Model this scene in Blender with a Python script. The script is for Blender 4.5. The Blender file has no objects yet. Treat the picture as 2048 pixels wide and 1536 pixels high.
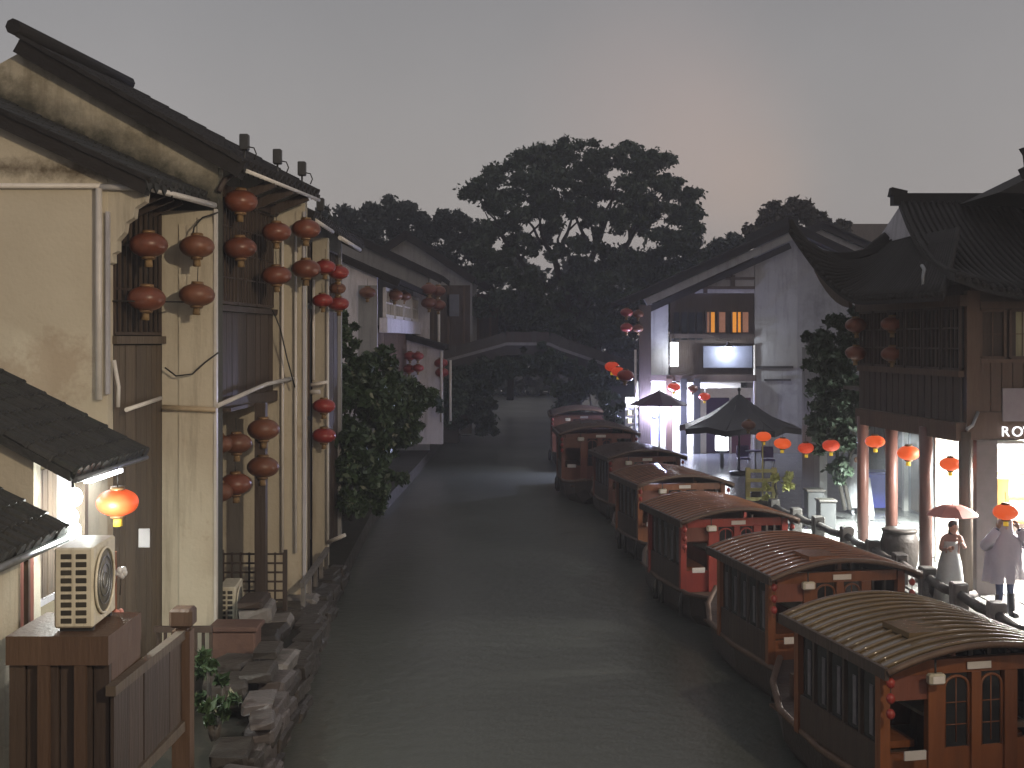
import bpy, math, random
import numpy as np
from mathutils import Vector, Matrix
random.seed(7)
RNG = np.random.default_rng(11)
C = bpy.context.scene.collection
SC = bpy.context.scene
R = math.radians

# ------------------------------------------------------------------ camera
FPX, HOR, CAMZ = 2400.0, 680.0, 5.6          # focal length and horizon in photo pixels, eye height above the water
cam_d = bpy.data.cameras.new('camera')
cam_d.sensor_width = 36.0
cam_d.lens = FPX / 2048 * 36.0
cam_d.shift_y = -(768 - HOR) / 2048
cam_d.clip_end = 2000
cam = bpy.data.objects.new('camera', cam_d)
C.objects.link(cam)
cam.location = (0, 0, CAMZ)
cam.rotation_euler = (R(90), 0, 0)
SC.camera = cam

# ------------------------------------------------------------------ sky: dusk under low cloud, town glow over the roofs
SUN_EL, SUN_AZ = R(16), R(150)
wd = bpy.data.worlds.new('World'); SC.world = wd; wd.use_nodes = True
nt = wd.node_tree; nt.nodes.clear()
def N(t, **k):
    n = nt.nodes.new(t)
    for a, b in k.items(): setattr(n, a, b)
    return n
out = N('ShaderNodeOutputWorld'); add = N('ShaderNodeAddShader')
bg1 = N('ShaderNodeBackground'); bg2 = N('ShaderNodeBackground')
sky = N('ShaderNodeTexSky', sky_type='NISHITA', sun_disc=False)
sky.sun_elevation = R(4); sky.sun_rotation = SUN_AZ; sky.air_density = 1.0; sky.dust_density = 4.0
bg1.inputs[1].default_value = 0.02
nt.links.new(sky.outputs[0], bg1.inputs[0])
tc = N('ShaderNodeTexCoord'); sep = N('ShaderNodeSeparateXYZ')
nt.links.new(tc.outputs['Generated'], sep.inputs[0])
ramp = N('ShaderNodeValToRGB')
e = ramp.color_ramp.elements
e[0].position = 0.0; e[0].color = (0.350, 0.320, 0.312, 1)
e[1].position = 0.55; e[1].color = (0.25, 0.238, 0.246, 1)
m = e.new(0.10); m.color = (0.342, 0.316, 0.314, 1)
m = e.new(0.28); m.color = (0.252, 0.240, 0.246, 1)
nt.links.new(sep.outputs[2], ramp.inputs[0])
# soft cloud mottling
noi = N('ShaderNodeTexNoise'); noi.inputs['Scale'].default_value = 3.0; noi.inputs['Detail'].default_value = 6
nt.links.new(tc.outputs['Generated'], noi.inputs[0])
mr = N('ShaderNodeMapRange'); mr.inputs[3].default_value = 0.82; mr.inputs[4].default_value = 1.18
nt.links.new(noi.outputs[0], mr.inputs[0])
mul = N('ShaderNodeVectorMath', operation='SCALE')
nt.links.new(ramp.outputs[0], mul.inputs[0]); nt.links.new(mr.outputs[0], mul.inputs[3])
# the town's orange glow low in the cloud
prev_ = mul.outputs[0]
for (gx, gy, rad_, col_) in ((1520, 390, 0.075, (0.03, 0.010, -0.002)), (1440, 320, 0.12, (0.036, 0.012, 0.0)), (1310, 230, 0.15, (0.04, 0.014, 0.006)), (1040, 420, 0.35, (0.02, 0.016, 0.014))):
    gd = Vector((gx - 1024, 2400, 680 - gy)).normalized()
    dot = N('ShaderNodeVectorMath', operation='DISTANCE'); dot.inputs[1].default_value = gd
    nt.links.new(tc.outputs['Generated'], dot.inputs[0])
    g1 = N('ShaderNodeMapRange', interpolation_type='SMOOTHERSTEP')
    g1.inputs[1].default_value = 0.0; g1.inputs[2].default_value = rad_; g1.inputs[3].default_value = 1.0; g1.inputs[4].default_value = 0.0
    nt.links.new(dot.outputs['Value'], g1.inputs[0])
    glow = N('ShaderNodeVectorMath', operation='SCALE'); glow.inputs[0].default_value = col_
    nt.links.new(g1.outputs[0], glow.inputs[3])
    sm = N('ShaderNodeVectorMath', operation='ADD')
    nt.links.new(prev_, sm.inputs[0]); nt.links.new(glow.outputs[0], sm.inputs[1]); prev_ = sm.outputs[0]
nt.links.new(sm.outputs[0], bg2.inputs[0]); bg2.inputs[1].default_value = 1.0
nt.links.new(bg1.outputs[0], add.inputs[0]); nt.links.new(bg2.outputs[0], add.inputs[1])
nt.links.new(add.outputs[0], out.inputs[0])

sun_d = bpy.data.lights.new('sun', 'SUN'); sun_d.energy = 0.04; sun_d.angle = R(25); sun_d.color = (1.0, 0.86, 0.68)
sun = bpy.data.objects.new('sun', sun_d); C.objects.link(sun)
sd = Vector((math.sin(SUN_AZ) * math.cos(SUN_EL), math.cos(SUN_AZ) * math.cos(SUN_EL), math.sin(SUN_EL)))
sun.rotation_euler = sd.to_track_quat('Z', 'Y').to_euler()

vs = SC.view_settings
vs.view_transform = 'Standard'; vs.look = 'None'; vs.exposure = 0.0; vs.gamma = 1.0; vs.use_curve_mapping = False
SC.cycles.use_denoising = True
SC.cycles.max_bounces = 6; SC.cycles.diffuse_bounces = 3; SC.cycles.glossy_bounces = 3; SC.cycles.volume_bounces = 0
SC.cycles.sample_clamp_indirect = 4.0
SC.cycles.caustics_reflective = False; SC.cycles.caustics_refractive = False

# ------------------------------------------------------------------ helpers
def W(x, y, d):
    """photo pixel and distance -> point in the place"""
    return Vector(((x - 1024) / FPX * d, d, CAMZ + (HOR - y) / FPX * d))

def wloc(o):
    v = Vector((0, 0, 0))
    while o is not None:
        v += o.location; o = o.parent
    return v

def tag(o, label=None, cat=None, group=None, kind=None):
    if label: o['label'] = label
    if cat: o['category'] = cat
    if group: o['group'] = group
    if kind: o['kind'] = kind
    return o

def empty(name, loc=(0, 0, 0), label=None, cat=None, group=None):
    o = bpy.data.objects.new(name, None); C.objects.link(o)
    o.location = Vector(loc); o.empty_display_size = 0.2
    return tag(o, label, cat, group)

class MB:
    def __init__(s): s.v = []; s.f = []; s.sm = []
    def add(s, vs, fs, smooth=False):
        b = len(s.v); s.v += [tuple(v) for v in vs]
        s.f += [tuple(i + b for i in f) for f in fs]; s.sm += [smooth] * len(fs)
        return s
    def hex(s, p):   # 0-3 bottom loop, 4-7 top loop
        return s.add(p, [(3, 2, 1, 0), (4, 5, 6, 7), (0, 1, 5, 4), (1, 2, 6, 5), (2, 3, 7, 6), (3, 0, 4, 7)])
    def box(s, x0, x1, y0, y1, z0, z1):
        return s.hex([(x0, y0, z0), (x1, y0, z0), (x1, y1, z0), (x0, y1, z0), (x0, y0, z1), (x1, y0, z1), (x1, y1, z1), (x0, y1, z1)])
    def bbox(s, x0, x1, y0, y1, z0, z1, b=0.02):   # box with chamfered edges
        vs = []; 
        for (ix, sx) in ((x0, 1), (x1, -1)):
            for (iy, sy) in ((y0, 1), (y1, -1)):
                for (iz, sz) in ((z0, 1), (z1, -1)):
                    vs += [(ix, iy + sy * b, iz + sz * b), (ix + sx * b, iy, iz + sz * b), (ix + sx * b, iy + sy * b, iz)]
        def k(a, b_, c, t): return ((a * 2 + b_) * 2 + c) * 3 + t
        fs = []
        fs += [(k(0,0,0,0), k(0,0,1,0), k(0,1,1,0), k(0,1,0,0)), (k(1,0,0,0), k(1,1,0,0), k(1,1,1,0), k(1,0,1,0))]
        fs += [(k(0,0,0,1), k(1,0,0,1), k(1,0,1,1), k(0,0,1,1)), (k(0,1,0,1), k(0,1,1,1), k(1,1,1,1), k(1,1,0,1))]
        fs += [(k(0,0,0,2), k(0,1,0,2), k(1,1,0,2), k(1,0,0,2)), (k(0,0,1,2), k(1,0,1,2), k(1,1,1,2), k(0,1,1,2))]
        for a in (0, 1):
            for c in (0, 1):
                fs.append((k(a,0,c,0), k(a,1,c,0), k(a,1,c,2), k(a,0,c,2)))
                fs.append((k(0,a,c,1), k(1,a,c,1), k(1,a,c,2), k(0,a,c,2)))
                fs.append((k(a,c,0,0), k(a,c,1,0), k(a,c,1,1), k(a,c,0,1)))
        for a in (0, 1):
            for b_ in (0, 1):
                for c in (0, 1): fs.append((k(a,b_,c,0), k(a,b_,c,1), k(a,b_,c,2)))
        return s.add(vs, fs)
    def bar(s, p0, p1, w, h, up=(0, 0, 1)):
        p0 = Vector(p0); p1 = Vector(p1); d = (p1 - p0).normalized(); up = Vector(up)
        sd_ = d.cross(up)
        if sd_.length < 1e-4: sd_ = d.cross(Vector((0, 1, 0)))
        sd_.normalize(); u = sd_.cross(d).normalized()
        a = sd_ * w / 2; b = u * h / 2
        return s.hex([p0 - a - b, p0 + a - b, p1 + a - b, p1 - a - b, p0 - a + b, p0 + a + b, p1 + a + b, p1 - a + b])
    def tube(s, pts, r, n=8, cap=True):
        pts = [Vector(p) for p in pts]; rr = r if isinstance(r, (list, tuple)) else [r] * len(pts)
        vs = []; ref = None
        for i, p in enumerate(pts):
            t = (pts[min(i + 1, len(pts) - 1)] - pts[max(i - 1, 0)]).normalized()
            if ref is None:
                ref = Vector((0, 0, 1)) if abs(t.z) < 0.9 else Vector((1, 0, 0))
            a = t.cross(ref)
            if a.length < 1e-5: a = t.cross(Vector((0, 1, 0.1)))
            a.normalize(); b = a.cross(t).normalized(); ref = b
            for k in range(n):
                q = 2 * math.pi * k / n
                vs.append(p + a * math.cos(q) * rr[i] + b * math.sin(q) * rr[i])
        fs = []
        for i in range(len(pts) - 1):
            for k in range(n):
                k2 = (k + 1) % n
                fs.append((i * n + k, i * n + k2, (i + 1) * n + k2, (i + 1) * n + k))
        s.add(vs, fs, True)
        if cap:
            b = len(s.v) - len(vs)
            s.f += [tuple(b + k for k in range(n))[::-1], tuple(b + (len(pts) - 1) * n + k for k in range(n))]; s.sm += [False, False]
        return s
    def lathe(s, prof, c=(0, 0, 0), n=16, wob=0.0):
        vs = []; fs = []
        for i, (r, z) in enumerate(prof):
            for k in range(n):
                q = 2 * math.pi * k / n
                rr = r * (1 + (wob if k % 2 else -wob))
                vs.append((c[0] + rr * math.cos(q), c[1] + rr * math.sin(q), c[2] + z))
        for i in range(len(prof) - 1):
            for k in range(n):
                k2 = (k + 1) % n
                fs.append((i * n + k, i * n + k2, (i + 1) * n + k2, (i + 1) * n + k))
        fs += [tuple(range(n))[::-1], tuple((len(prof) - 1) * n + k for k in range(n))]
        return s.add(vs, fs, True)
    def loft(s, rings, cap=True, smooth=True):
        n = len(rings[0]); vs = [p for r in rings for p in r]; fs = []
        for i in range(len(rings) - 1):
            for k in range(n):
                k2 = (k + 1) % n
                fs.append((i * n + k, i * n + k2, (i + 1) * n + k2, (i + 1) * n + k))
        if cap: fs += [tuple(range(n))[::-1], tuple((len(rings) - 1) * n + k for k in range(n))]
        return s.add(vs, fs, smooth)
    def prism(s, poly, ext):   # poly: 3D points, extruded by vector ext
        n = len(poly); ext = Vector(ext)
        vs = [Vector(p) for p in poly] + [Vector(p) + ext for p in poly]
        fs = [tuple(range(n))[::-1], tuple(range(n, 2 * n))] + [(k, (k + 1) % n, n + (k + 1) % n, n + k) for k in range(n)]
        return s.add(vs, fs)
    def grid(s, P, thick=None, smooth=True):   # P[i][j] points; thick: vector for the underside
        a = len(P); b = len(P[0]); vs = [p for r in P for p in r]; fs = []
        for i in range(a - 1):
            for j in range(b - 1): fs.append((i * b + j, i * b + j + 1, (i + 1) * b + j + 1, (i + 1) * b + j))
        s.add(vs, fs, smooth)
        if thick is not None:
            t = Vector(thick)
            s.add([Vector(p) + t for p in vs], [f[::-1] for f in fs], smooth)
            rim = [i * b for i in range(a)] + [(a - 1) * b + j for j in range(1, b)] + [i * b + b - 1 for i in range(a - 2, -1, -1)] + [j for j in range(b - 2, 0, -1)]
            n = len(rim); vv = [Vector(vs[k]) for k in rim] + [Vector(vs[k]) + t for k in rim]
            s.add(vv, [(k, n + k, n + (k + 1) % n, (k + 1) % n) for k in range(n)])
        return s
    def ball(s, c, rx, ry, rz, n=12, m=8):
        rings = []
        for i in range(m + 1):
            t = math.pi * (0.03 + 0.94 * i / m)
            rings.append([(c[0] + rx * math.sin(t) * math.cos(2 * math.pi * k / n), c[1] + ry * math.sin(t) * math.sin(2 * math.pi * k / n), c[2] - rz * math.cos(t)) for k in range(n)])
        return s.loft(rings)
    def build(s, name, mat, parent=None, label=None, cat=None, group=None, kind=None):
        me = bpy.data.meshes.new(name)
        off = wloc(parent) if parent else Vector((0, 0, 0))
        vs = [(v[0] - off.x, v[1] - off.y, v[2] - off.z) for v in s.v]
        me.from_pydata(vs, [], s.f)
        me.polygons.foreach_set('use_smooth', s.sm)
        me.update()
        me.materials.append(mat)
        o = bpy.data.objects.new(name, me); C.objects.link(o); o.parent = parent
        return tag(o, label, cat, group, kind)

def fixn(o):
    """make the face normals point outwards"""
    import bmesh
    bm = bmesh.new(); bm.from_mesh(o.data); bmesh.ops.recalc_face_normals(bm, faces=bm.faces); bm.to_mesh(o.data); bm.free()
    return o

def inst(mesh_obj, parent, loc, rot=None, name=None, mat=None):
    o = mesh_obj.copy(); C.objects.link(o); o.parent = parent
    if name: o.name = name
    o.location = Vector(loc)
    if rot is not None: o.rotation_euler = rot
    return o

def copy_tree(o, parent=None):
    c = o.copy(); C.objects.link(c); c.parent = parent
    for ch in list(o.children): copy_tree(ch, c)
    return c

# ------------------------------------------------------------------ materials
MAT = {}
def mat(name, col, rough=0.7, col2=None, scale=3.0, amt=0.6, bump=0.0, bscale=None, stretch=(1, 1, 1), metal=0.0, spec=0.5,
        emit=None, estr=0.0, detail=5.0, rvar=0.0, coat=0.0, alpha=1.0, trans=0.0, stain=None, stscale=0.6, stlo=0.5, sthi=0.68, subs=0.0):
    if name in MAT: return MAT[name]
    m = bpy.data.materials.new(name); m.use_nodes = True
    t = m.node_tree; b = t.nodes['Principled BSDF']; L = t.links.new
    b.inputs['Roughness'].default_value = rough; b.inputs['Metallic'].default_value = metal
    b.inputs['Specular IOR Level'].default_value = spec
    b.inputs['Coat Weight'].default_value = coat; b.inputs['Coat Roughness'].default_value = 0.12
    b.inputs['Alpha'].default_value = alpha; b.inputs['Transmission Weight'].default_value = trans
    if emit: b.inputs['Emission Color'].default_value = (*emit, 1); b.inputs['Emission Strength'].default_value = estr
    b.inputs['Base Color'].default_value = (*col, 1)
    geo = t.nodes.new('ShaderNodeNewGeometry'); mp = t.nodes.new('ShaderNodeMapping')
    tcn = t.nodes.new('ShaderNodeTexCoord')
    L(tcn.outputs['Object'], mp.inputs[0]); mp.inputs['Scale'].default_value = stretch
    oi = t.nodes.new('ShaderNodeObjectInfo')
    ad = t.nodes.new('ShaderNodeVectorMath'); ad.operation = 'ADD'
    sc_ = t.nodes.new('ShaderNodeVectorMath'); sc_.operation = 'SCALE'; sc_.inputs[0].default_value = (37.0, 51.0, 23.0)
    L(oi.outputs['Random'], sc_.inputs[3]); L(mp.outputs[0], ad.inputs[0]); L(sc_.outputs[0], ad.inputs[1])
    if col2 is not None:
        n = t.nodes.new('ShaderNodeTexNoise'); n.inputs['Scale'].default_value = scale; n.inputs['Detail'].default_value = detail
        n.inputs['Roughness'].default_value = 0.65
        L(ad.outputs[0], n.inputs[0])
        rp = t.nodes.new('ShaderNodeValToRGB'); rp.color_ramp.elements[0].position = 0.5 - 0.5 * (1 - amt) * 0.6 - 0.08
        rp.color_ramp.elements[1].position = 0.5 + 0.5 * (1 - amt) * 0.6 + 0.08
        rp.color_ramp.elements[0].color = (*col, 1); rp.color_ramp.elements[1].color = (*col2, 1)
        L(n.outputs[0], rp.inputs[0]); last = rp.outputs[0]
        if stain is not None:
            n2 = t.nodes.new('ShaderNodeTexNoise'); n2.inputs['Scale'].default_value = stscale; n2.inputs['Detail'].default_value = 8
            n2.inputs['Roughness'].default_value = 0.72
            L(ad.outputs[0], n2.inputs[0])
            m2 = t.nodes.new('ShaderNodeMapRange'); m2.inputs[1].default_value = stlo; m2.inputs[2].default_value = sthi
            L(n2.outputs[0], m2.inputs[0])
            mx = t.nodes.new('ShaderNodeMix'); mx.data_type = 'RGBA'
            L(m2.outputs[0], mx.inputs[0]); L(last, mx.inputs[6]); mx.inputs[7].default_value = (*stain, 1); last = mx.outputs[2]
        hv = t.nodes.new('ShaderNodeHueSaturation')
        mrv = t.nodes.new('ShaderNodeMapRange'); mrv.inputs[3].default_value = 0.82; mrv.inputs[4].default_value = 1.18
        L(oi.outputs['Random'], mrv.inputs[0]); L(mrv.outputs[0], hv.inputs['Value']); L(last, hv.inputs['Color'])
        L(hv.outputs[0], b.inputs['Base Color'])
        if rvar:
            m3 = t.nodes.new('ShaderNodeMapRange'); m3.inputs[3].default_value = max(0.02, rough - rvar); m3.inputs[4].default_value = min(1, rough + rvar)
            L(n.outputs[0], m3.inputs[0]); L(m3.outputs[0], b.inputs['Roughness'])
    if bump:
        nb = t.nodes.new('ShaderNodeTexNoise'); nb.inputs['Scale'].default_value = bscale or scale * 3; nb.inputs['Detail'].default_value = 6
        L(ad.outputs[0], nb.inputs[0])
        bp = t.nodes.new('ShaderNodeBump'); bp.inputs['Strength'].default_value = bump; bp.inputs['Distance'].default_value = 0.03
        L(nb.outputs[0], bp.inputs['Height']); L(bp.outputs[0], b.inputs['Normal'])
    MAT[name] = m
    return m

plaster_warm = mat('plaster_warm', (0.52, 0.475, 0.385), 0.85, (0.46, 0.415, 0.33), 1.6, 0.5, 0.25, 14, stain=(0.40, 0.335, 0.25), stscale=0.55, stlo=0.58, sthi=0.64)
plaster_moss = mat('plaster_moss', (0.50, 0.46, 0.37), 0.85, (0.36, 0.32, 0.24), 1.8, 0.55, 0.3, 14, stain=(0.2, 0.18, 0.13), stscale=0.8, stlo=0.52, sthi=0.66)
plaster_grey = mat('plaster_grey', (0.36, 0.36, 0.37), 0.85, (0.29, 0.29, 0.30), 1.2, 0.5, 0.2, 12, stain=(0.18, 0.18, 0.185), stscale=0.5, stlo=0.55, sthi=0.75)
plaster_pale = mat('plaster_pale', (0.50, 0.49, 0.53), 0.8, (0.41, 0.40, 0.44), 2.0, 0.5, 0.2, 10, stain=(0.35, 0.34, 0.36), stscale=0.7, stlo=0.55, sthi=0.75)
plaster_white = mat('plaster_white', (0.72, 0.69, 0.75), 0.8, (0.62, 0.6, 0.66), 2.0, 0.5, 0.2, 10, stain=(0.42, 0.4, 0.43), stscale=0.7, stlo=0.58, sthi=0.75)
wood_dark = mat('wood_dark', (0.038, 0.026, 0.021), 0.6, (0.07, 0.048, 0.037), 5, 0.5, 0.4, 22, stretch=(1, 1, 0.12))
wood_mid = mat('wood_mid', (0.075, 0.044, 0.029), 0.55, (0.115, 0.07, 0.046), 5, 0.5, 0.4, 22, stretch=(1, 1, 0.12))
wood_grey = mat('wood_grey', (0.13, 0.10, 0.072), 0.6, (0.085, 0.065, 0.05), 5, 0.5, 0.4, 22, stretch=(1, 1, 0.1))
wood_red = mat('wood_red', (0.21, 0.075, 0.05), 0.38, (0.14, 0.05, 0.035), 6, 0.5, 0.2, 20, stretch=(1, 1, 0.15))
wood_orange = mat('wood_orange', (0.25, 0.09, 0.034), 0.32, (0.155, 0.056, 0.024), 6, 0.5, 0.25, 20, stretch=(1, 1, 0.15))
roof_board_brown = mat('roof_board_brown', (0.19, 0.078, 0.036), 0.2, (0.12, 0.052, 0.03), 4, 0.5, 0.15, 16, rvar=0.1, coat=0.8)
roof_board_olive = mat('roof_board_olive', (0.135, 0.092, 0.042), 0.18, (0.085, 0.058, 0.03), 4, 0.5, 0.15, 16, rvar=0.1, coat=0.8)
roof_board_dark = mat('roof_board_dark', (0.075, 0.045, 0.038), 0.3, (0.05, 0.032, 0.03), 4, 0.5, 0.25, 16, rvar=0.12)
hull_dark = mat('hull_dark', (0.03, 0.022, 0.019), 0.4, (0.05, 0.035, 0.028), 5, 0.5, 0.3, 16)
tile_dark = mat('tile_dark', (0.018, 0.017, 0.018), 0.78, (0.03, 0.028, 0.028), 7, 0.5, 0.4, 30, rvar=0.12, spec=0.3)
tile_moss = mat('tile_moss', (0.018, 0.019, 0.018), 0.6, (0.034, 0.033, 0.031), 6, 0.5, 0.5, 30, stain=(0.03, 0.038, 0.028), stscale=2.0, stlo=0.55, sthi=0.7, rvar=0.15)
roof_under = mat('roof_under', (0.012, 0.010, 0.010), 0.85, (0.02, 0.017, 0.016), 5, 0.5, 0.3, 20)
stone = mat('stone', (0.21, 0.195, 0.19), 0.5, (0.14, 0.13, 0.125), 4, 0.5, 0.5, 14, stain=(0.06, 0.058, 0.055), stscale=1.5, stlo=0.5, sthi=0.7, rvar=0.15)
stone_pale = mat('stone_pale', (0.125, 0.11, 0.112), 0.45, (0.08, 0.072, 0.072), 4, 0.5, 0.5, 14, stain=(0.09, 0.085, 0.08), stscale=1.4, stlo=0.52, sthi=0.66, rvar=0.15)
stone_dark = mat('stone_dark', (0.055, 0.047, 0.042), 0.5, (0.034, 0.03, 0.027), 4, 0.5, 0.5, 14, rvar=0.15)
paving = mat('paving', (0.22, 0.225, 0.215), 0.22, (0.15, 0.152, 0.148), 3, 0.5, 0.25, 12, rvar=0.14)
earth = mat('earth', (0.05, 0.046, 0.04), 1.0, (0.032, 0.032, 0.027), 2, 0.5, 0.5, 8, spec=0.05)
pipe_white = mat('pipe_white', (0.72, 0.69, 0.66), 0.4, (0.6, 0.57, 0.54), 5, 0.5)
cable = mat('cable', (0.02, 0.018, 0.016), 0.6)
metal_grey = mat('metal_grey', (0.35, 0.36, 0.37), 0.35, (0.25, 0.26, 0.27), 6, 0.5, metal=0.7)
metal_dark = mat('metal_dark', (0.03, 0.03, 0.033), 0.4, (0.05, 0.05, 0.05), 6, 0.5)
ac_white = mat('ac_white', (0.66, 0.63, 0.52), 0.45, (0.54, 0.50, 0.40), 4, 0.5, stain=(0.3, 0.26, 0.18), stscale=3.0, stlo=0.6, sthi=0.8)
ac_dark = mat('ac_dark', (0.05, 0.045, 0.035), 0.6, (0.03, 0.028, 0.024), 8, 0.5)
glass_dark = mat('glass_dark', (0.016, 0.018, 0.02), 0.08, (0.03, 0.03, 0.032), 2, 0.5)
dark_room = mat('dark_room', (0.02, 0.016, 0.014), 0.8, (0.035, 0.026, 0.022), 3, 0.5)
curtain = mat('curtain', (0.40, 0.36, 0.22), 0.8, (0.27, 0.24, 0.15), 9, 0.5, 0.3, 20, stretch=(1, 1, 0.06))
lan_red = mat('lantern_red', (0.31, 0.036, 0.027), 0.36, (0.22, 0.028, 0.022), 6, 0.5)
lan_faded = mat('lantern_faded', (0.20, 0.060, 0.030), 0.36, (0.13, 0.042, 0.023), 5, 0.5)
lan_brown = mat('lantern_brown', (0.19, 0.072, 0.034), 0.42, (0.125, 0.048, 0.026), 5, 0.5)
lan_lit = mat('lantern_lit', (0.60, 0.07, 0.025), 0.5, (0.5, 0.05, 0.02), 5, 0.5, emit=(1.0, 0.08, 0.025), estr=0.28)
lan_lit2 = mat('lantern_bright', (0.65, 0.10, 0.03), 0.5, (0.55, 0.07, 0.02), 5, 0.5, emit=(1.0, 0.13, 0.025), estr=0.55)
gold = mat('lantern_gold', (0.24, 0.14, 0.06), 0.45, (0.16, 0.09, 0.04), 6, 0.5, metal=0.3)
tassel_m = mat('tassel_yellow', (0.26, 0.17, 0.07), 0.7, (0.18, 0.11, 0.05), 12, 0.5, stretch=(1, 1, 0.1))
tassel_lit = mat('tassel_lit', (0.75, 0.55, 0.05), 0.7, (0.6, 0.42, 0.05), 12, 0.5, emit=(1, 0.62, 0.04), estr=0.35)
led_white = mat('led_white', (0.9, 0.9, 0.9), 0.5, emit=(0.93, 0.97, 1.0), estr=14)
led_blue = mat('led_blue', (0.9, 0.9, 1.0), 0.5, emit=(0.72, 0.8, 1.0), estr=10)
led_warm = mat('led_warm', (0.9, 0.85, 0.75), 0.5, emit=(1.0, 0.9, 0.72), estr=12)
sign_white = mat('sign_white', (0.85, 0.85, 0.9), 0.5, emit=(0.9, 0.94, 1.0), estr=2.2)
pane_orange = mat('pane_orange', (0.6, 0.3, 0.05), 0.3, (0.4, 0.16, 0.03), 9, 0.5, emit=(1.0, 0.36, 0.04), estr=0.62)
pane_dim = mat('pane_dim', (0.35, 0.2, 0.16), 0.3, (0.25, 0.13, 0.1), 9, 0.5, emit=(1.0, 0.42, 0.22), estr=0.16)
letter_lit = mat('letter_lit', (0.9, 0.9, 0.95), 0.5, emit=(0.95, 0.96, 1.0), estr=1.6)
shop_wall = mat('shop_wall', (0.80, 0.78, 0.74), 0.7, (0.7, 0.68, 0.64), 3, 0.5)
shop_warm = mat('shop_warm', (0.78, 0.52, 0.16), 0.5, (0.62, 0.38, 0.1), 5, 0.5, stretch=(1, 1, 0.2))
brush_black = mat('umbrella_cloth', (0.016, 0.016, 0.02), 0.3, (0.026, 0.026, 0.032), 6, 0.5, 0.2, 20)
blue_plastic = mat('blue_plastic', (0.05, 0.06, 0.34), 0.4, (0.04, 0.045, 0.27), 5, 0.5)
yellow_wood = mat('yellow_wood', (0.50, 0.46, 0.19), 0.6, (0.4, 0.36, 0.15), 5, 0.5, 0.2)
cloth_white = mat('cloth_white', (0.62, 0.63, 0.66), 0.5, (0.5, 0.51, 0.55), 5, 0.5, 0.3, 14)
poncho = mat('poncho', (0.72, 0.69, 0.78), 0.3, (0.6, 0.56, 0.68), 4, 0.5, 0.3, 12, alpha=0.86)
skin_m = mat('skin', (0.46, 0.27, 0.19), 0.55, (0.4, 0.23, 0.16), 8, 0.5)
hair_m = mat('hair', (0.016, 0.012, 0.01), 0.5, (0.026, 0.02, 0.016), 20, 0.5)
jeans = mat('jeans', (0.06, 0.075, 0.15), 0.75, (0.045, 0.055, 0.11), 12, 0.5)
boot = mat('boot', (0.018, 0.018, 0.024), 0.35, (0.03, 0.03, 0.036), 8, 0.5)
dress = mat('dress_grey', (0.46, 0.48, 0.47), 0.75, (0.37, 0.39, 0.38), 6, 0.5, 0.2)
shirt = mat('shirt_tan', (0.30, 0.17, 0.13), 0.7, (0.22, 0.125, 0.1), 6, 0.5)
pink_cloth = mat('pink_cloth', (0.62, 0.26, 0.22), 0.45, (0.55, 0.21, 0.18), 5, 0.5)
bark = mat('bark', (0.05, 0.042, 0.036), 0.85, (0.03, 0.026, 0.023), 5, 0.5, 0.6, 14)
def leafmat(name, c1, c2, rough=0.5):
    m = mat(name, c1, rough, c2, 1.2, 0.5, detail=3)
    b = m.node_tree.nodes['Principled BSDF']
    return m
leaf_dark = leafmat('leaf_dark', (0.028, 0.048, 0.028), (0.046, 0.072, 0.040))
leaf_far = leafmat('leaf_far', (0.028, 0.042, 0.034), (0.042, 0.060, 0.044))
leaf_green = leafmat('leaf_green', (0.030, 0.055, 0.024), (0.050, 0.088, 0.036), 0.4)
leaf_autumn = leafmat('leaf_autumn', (0.06, 0.04, 0.022), (0.045, 0.05, 0.03))
leaf_pale = leafmat('leaf_pale', (0.30, 0.32, 0.10), (0.38, 0.38, 0.15))

def moss_line(m, a, b, c, lo, hi, col, amp=0.5, ns=2.2, both=False):
    """moss and soot growing on a wall where water runs off: thick near the line a*x + b*z + c = 0 (object space), ragged above it"""
    t = m.node_tree; L = t.links.new; bs = t.nodes['Principled BSDF']; src = bs.inputs['Base Color'].links[0].from_socket
    tc_ = t.nodes.new('ShaderNodeTexCoord'); d_ = t.nodes.new('ShaderNodeVectorMath'); d_.operation = 'DOT_PRODUCT'; d_.inputs[1].default_value = (a, 0, b)
    L(tc_.outputs['Object'], d_.inputs[0])
    n_ = t.nodes.new('ShaderNodeTexNoise'); n_.inputs['Scale'].default_value = ns; n_.inputs['Detail'].default_value = 9; n_.inputs['Roughness'].default_value = .75
    L(tc_.outputs['Object'], n_.inputs[0])
    ma = t.nodes.new('ShaderNodeMath'); ma.operation = 'MULTIPLY_ADD'; ma.inputs[1].default_value = amp * 2; L(n_.outputs[0], ma.inputs[0])
    ab_ = t.nodes.new('ShaderNodeMath'); ab_.operation = 'ADD'; ab_.inputs[1].default_value = c; L(d_.outputs['Value'], ab_.inputs[0]); last_ = ab_.outputs[0]
    if both: a2 = t.nodes.new('ShaderNodeMath'); a2.operation = 'ABSOLUTE'; L(last_, a2.inputs[0]); last_ = a2.outputs[0]
    L(last_, ma.inputs[2])
    mr_ = t.nodes.new('ShaderNodeMapRange'); mr_.inputs[1].default_value = lo + amp; mr_.inputs[2].default_value = hi + amp; mr_.inputs[3].default_value = .93; mr_.inputs[4].default_value = 0
    L(ma.outputs[0], mr_.inputs[0])
    mx = t.nodes.new('ShaderNodeMix'); mx.data_type = 'RGBA'; L(mr_.outputs[0], mx.inputs[0]); L(src, mx.inputs[6]); mx.inputs[7].default_value = (*col, 1); L(mx.outputs[2], bs.inputs['Base Color'])

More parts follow.
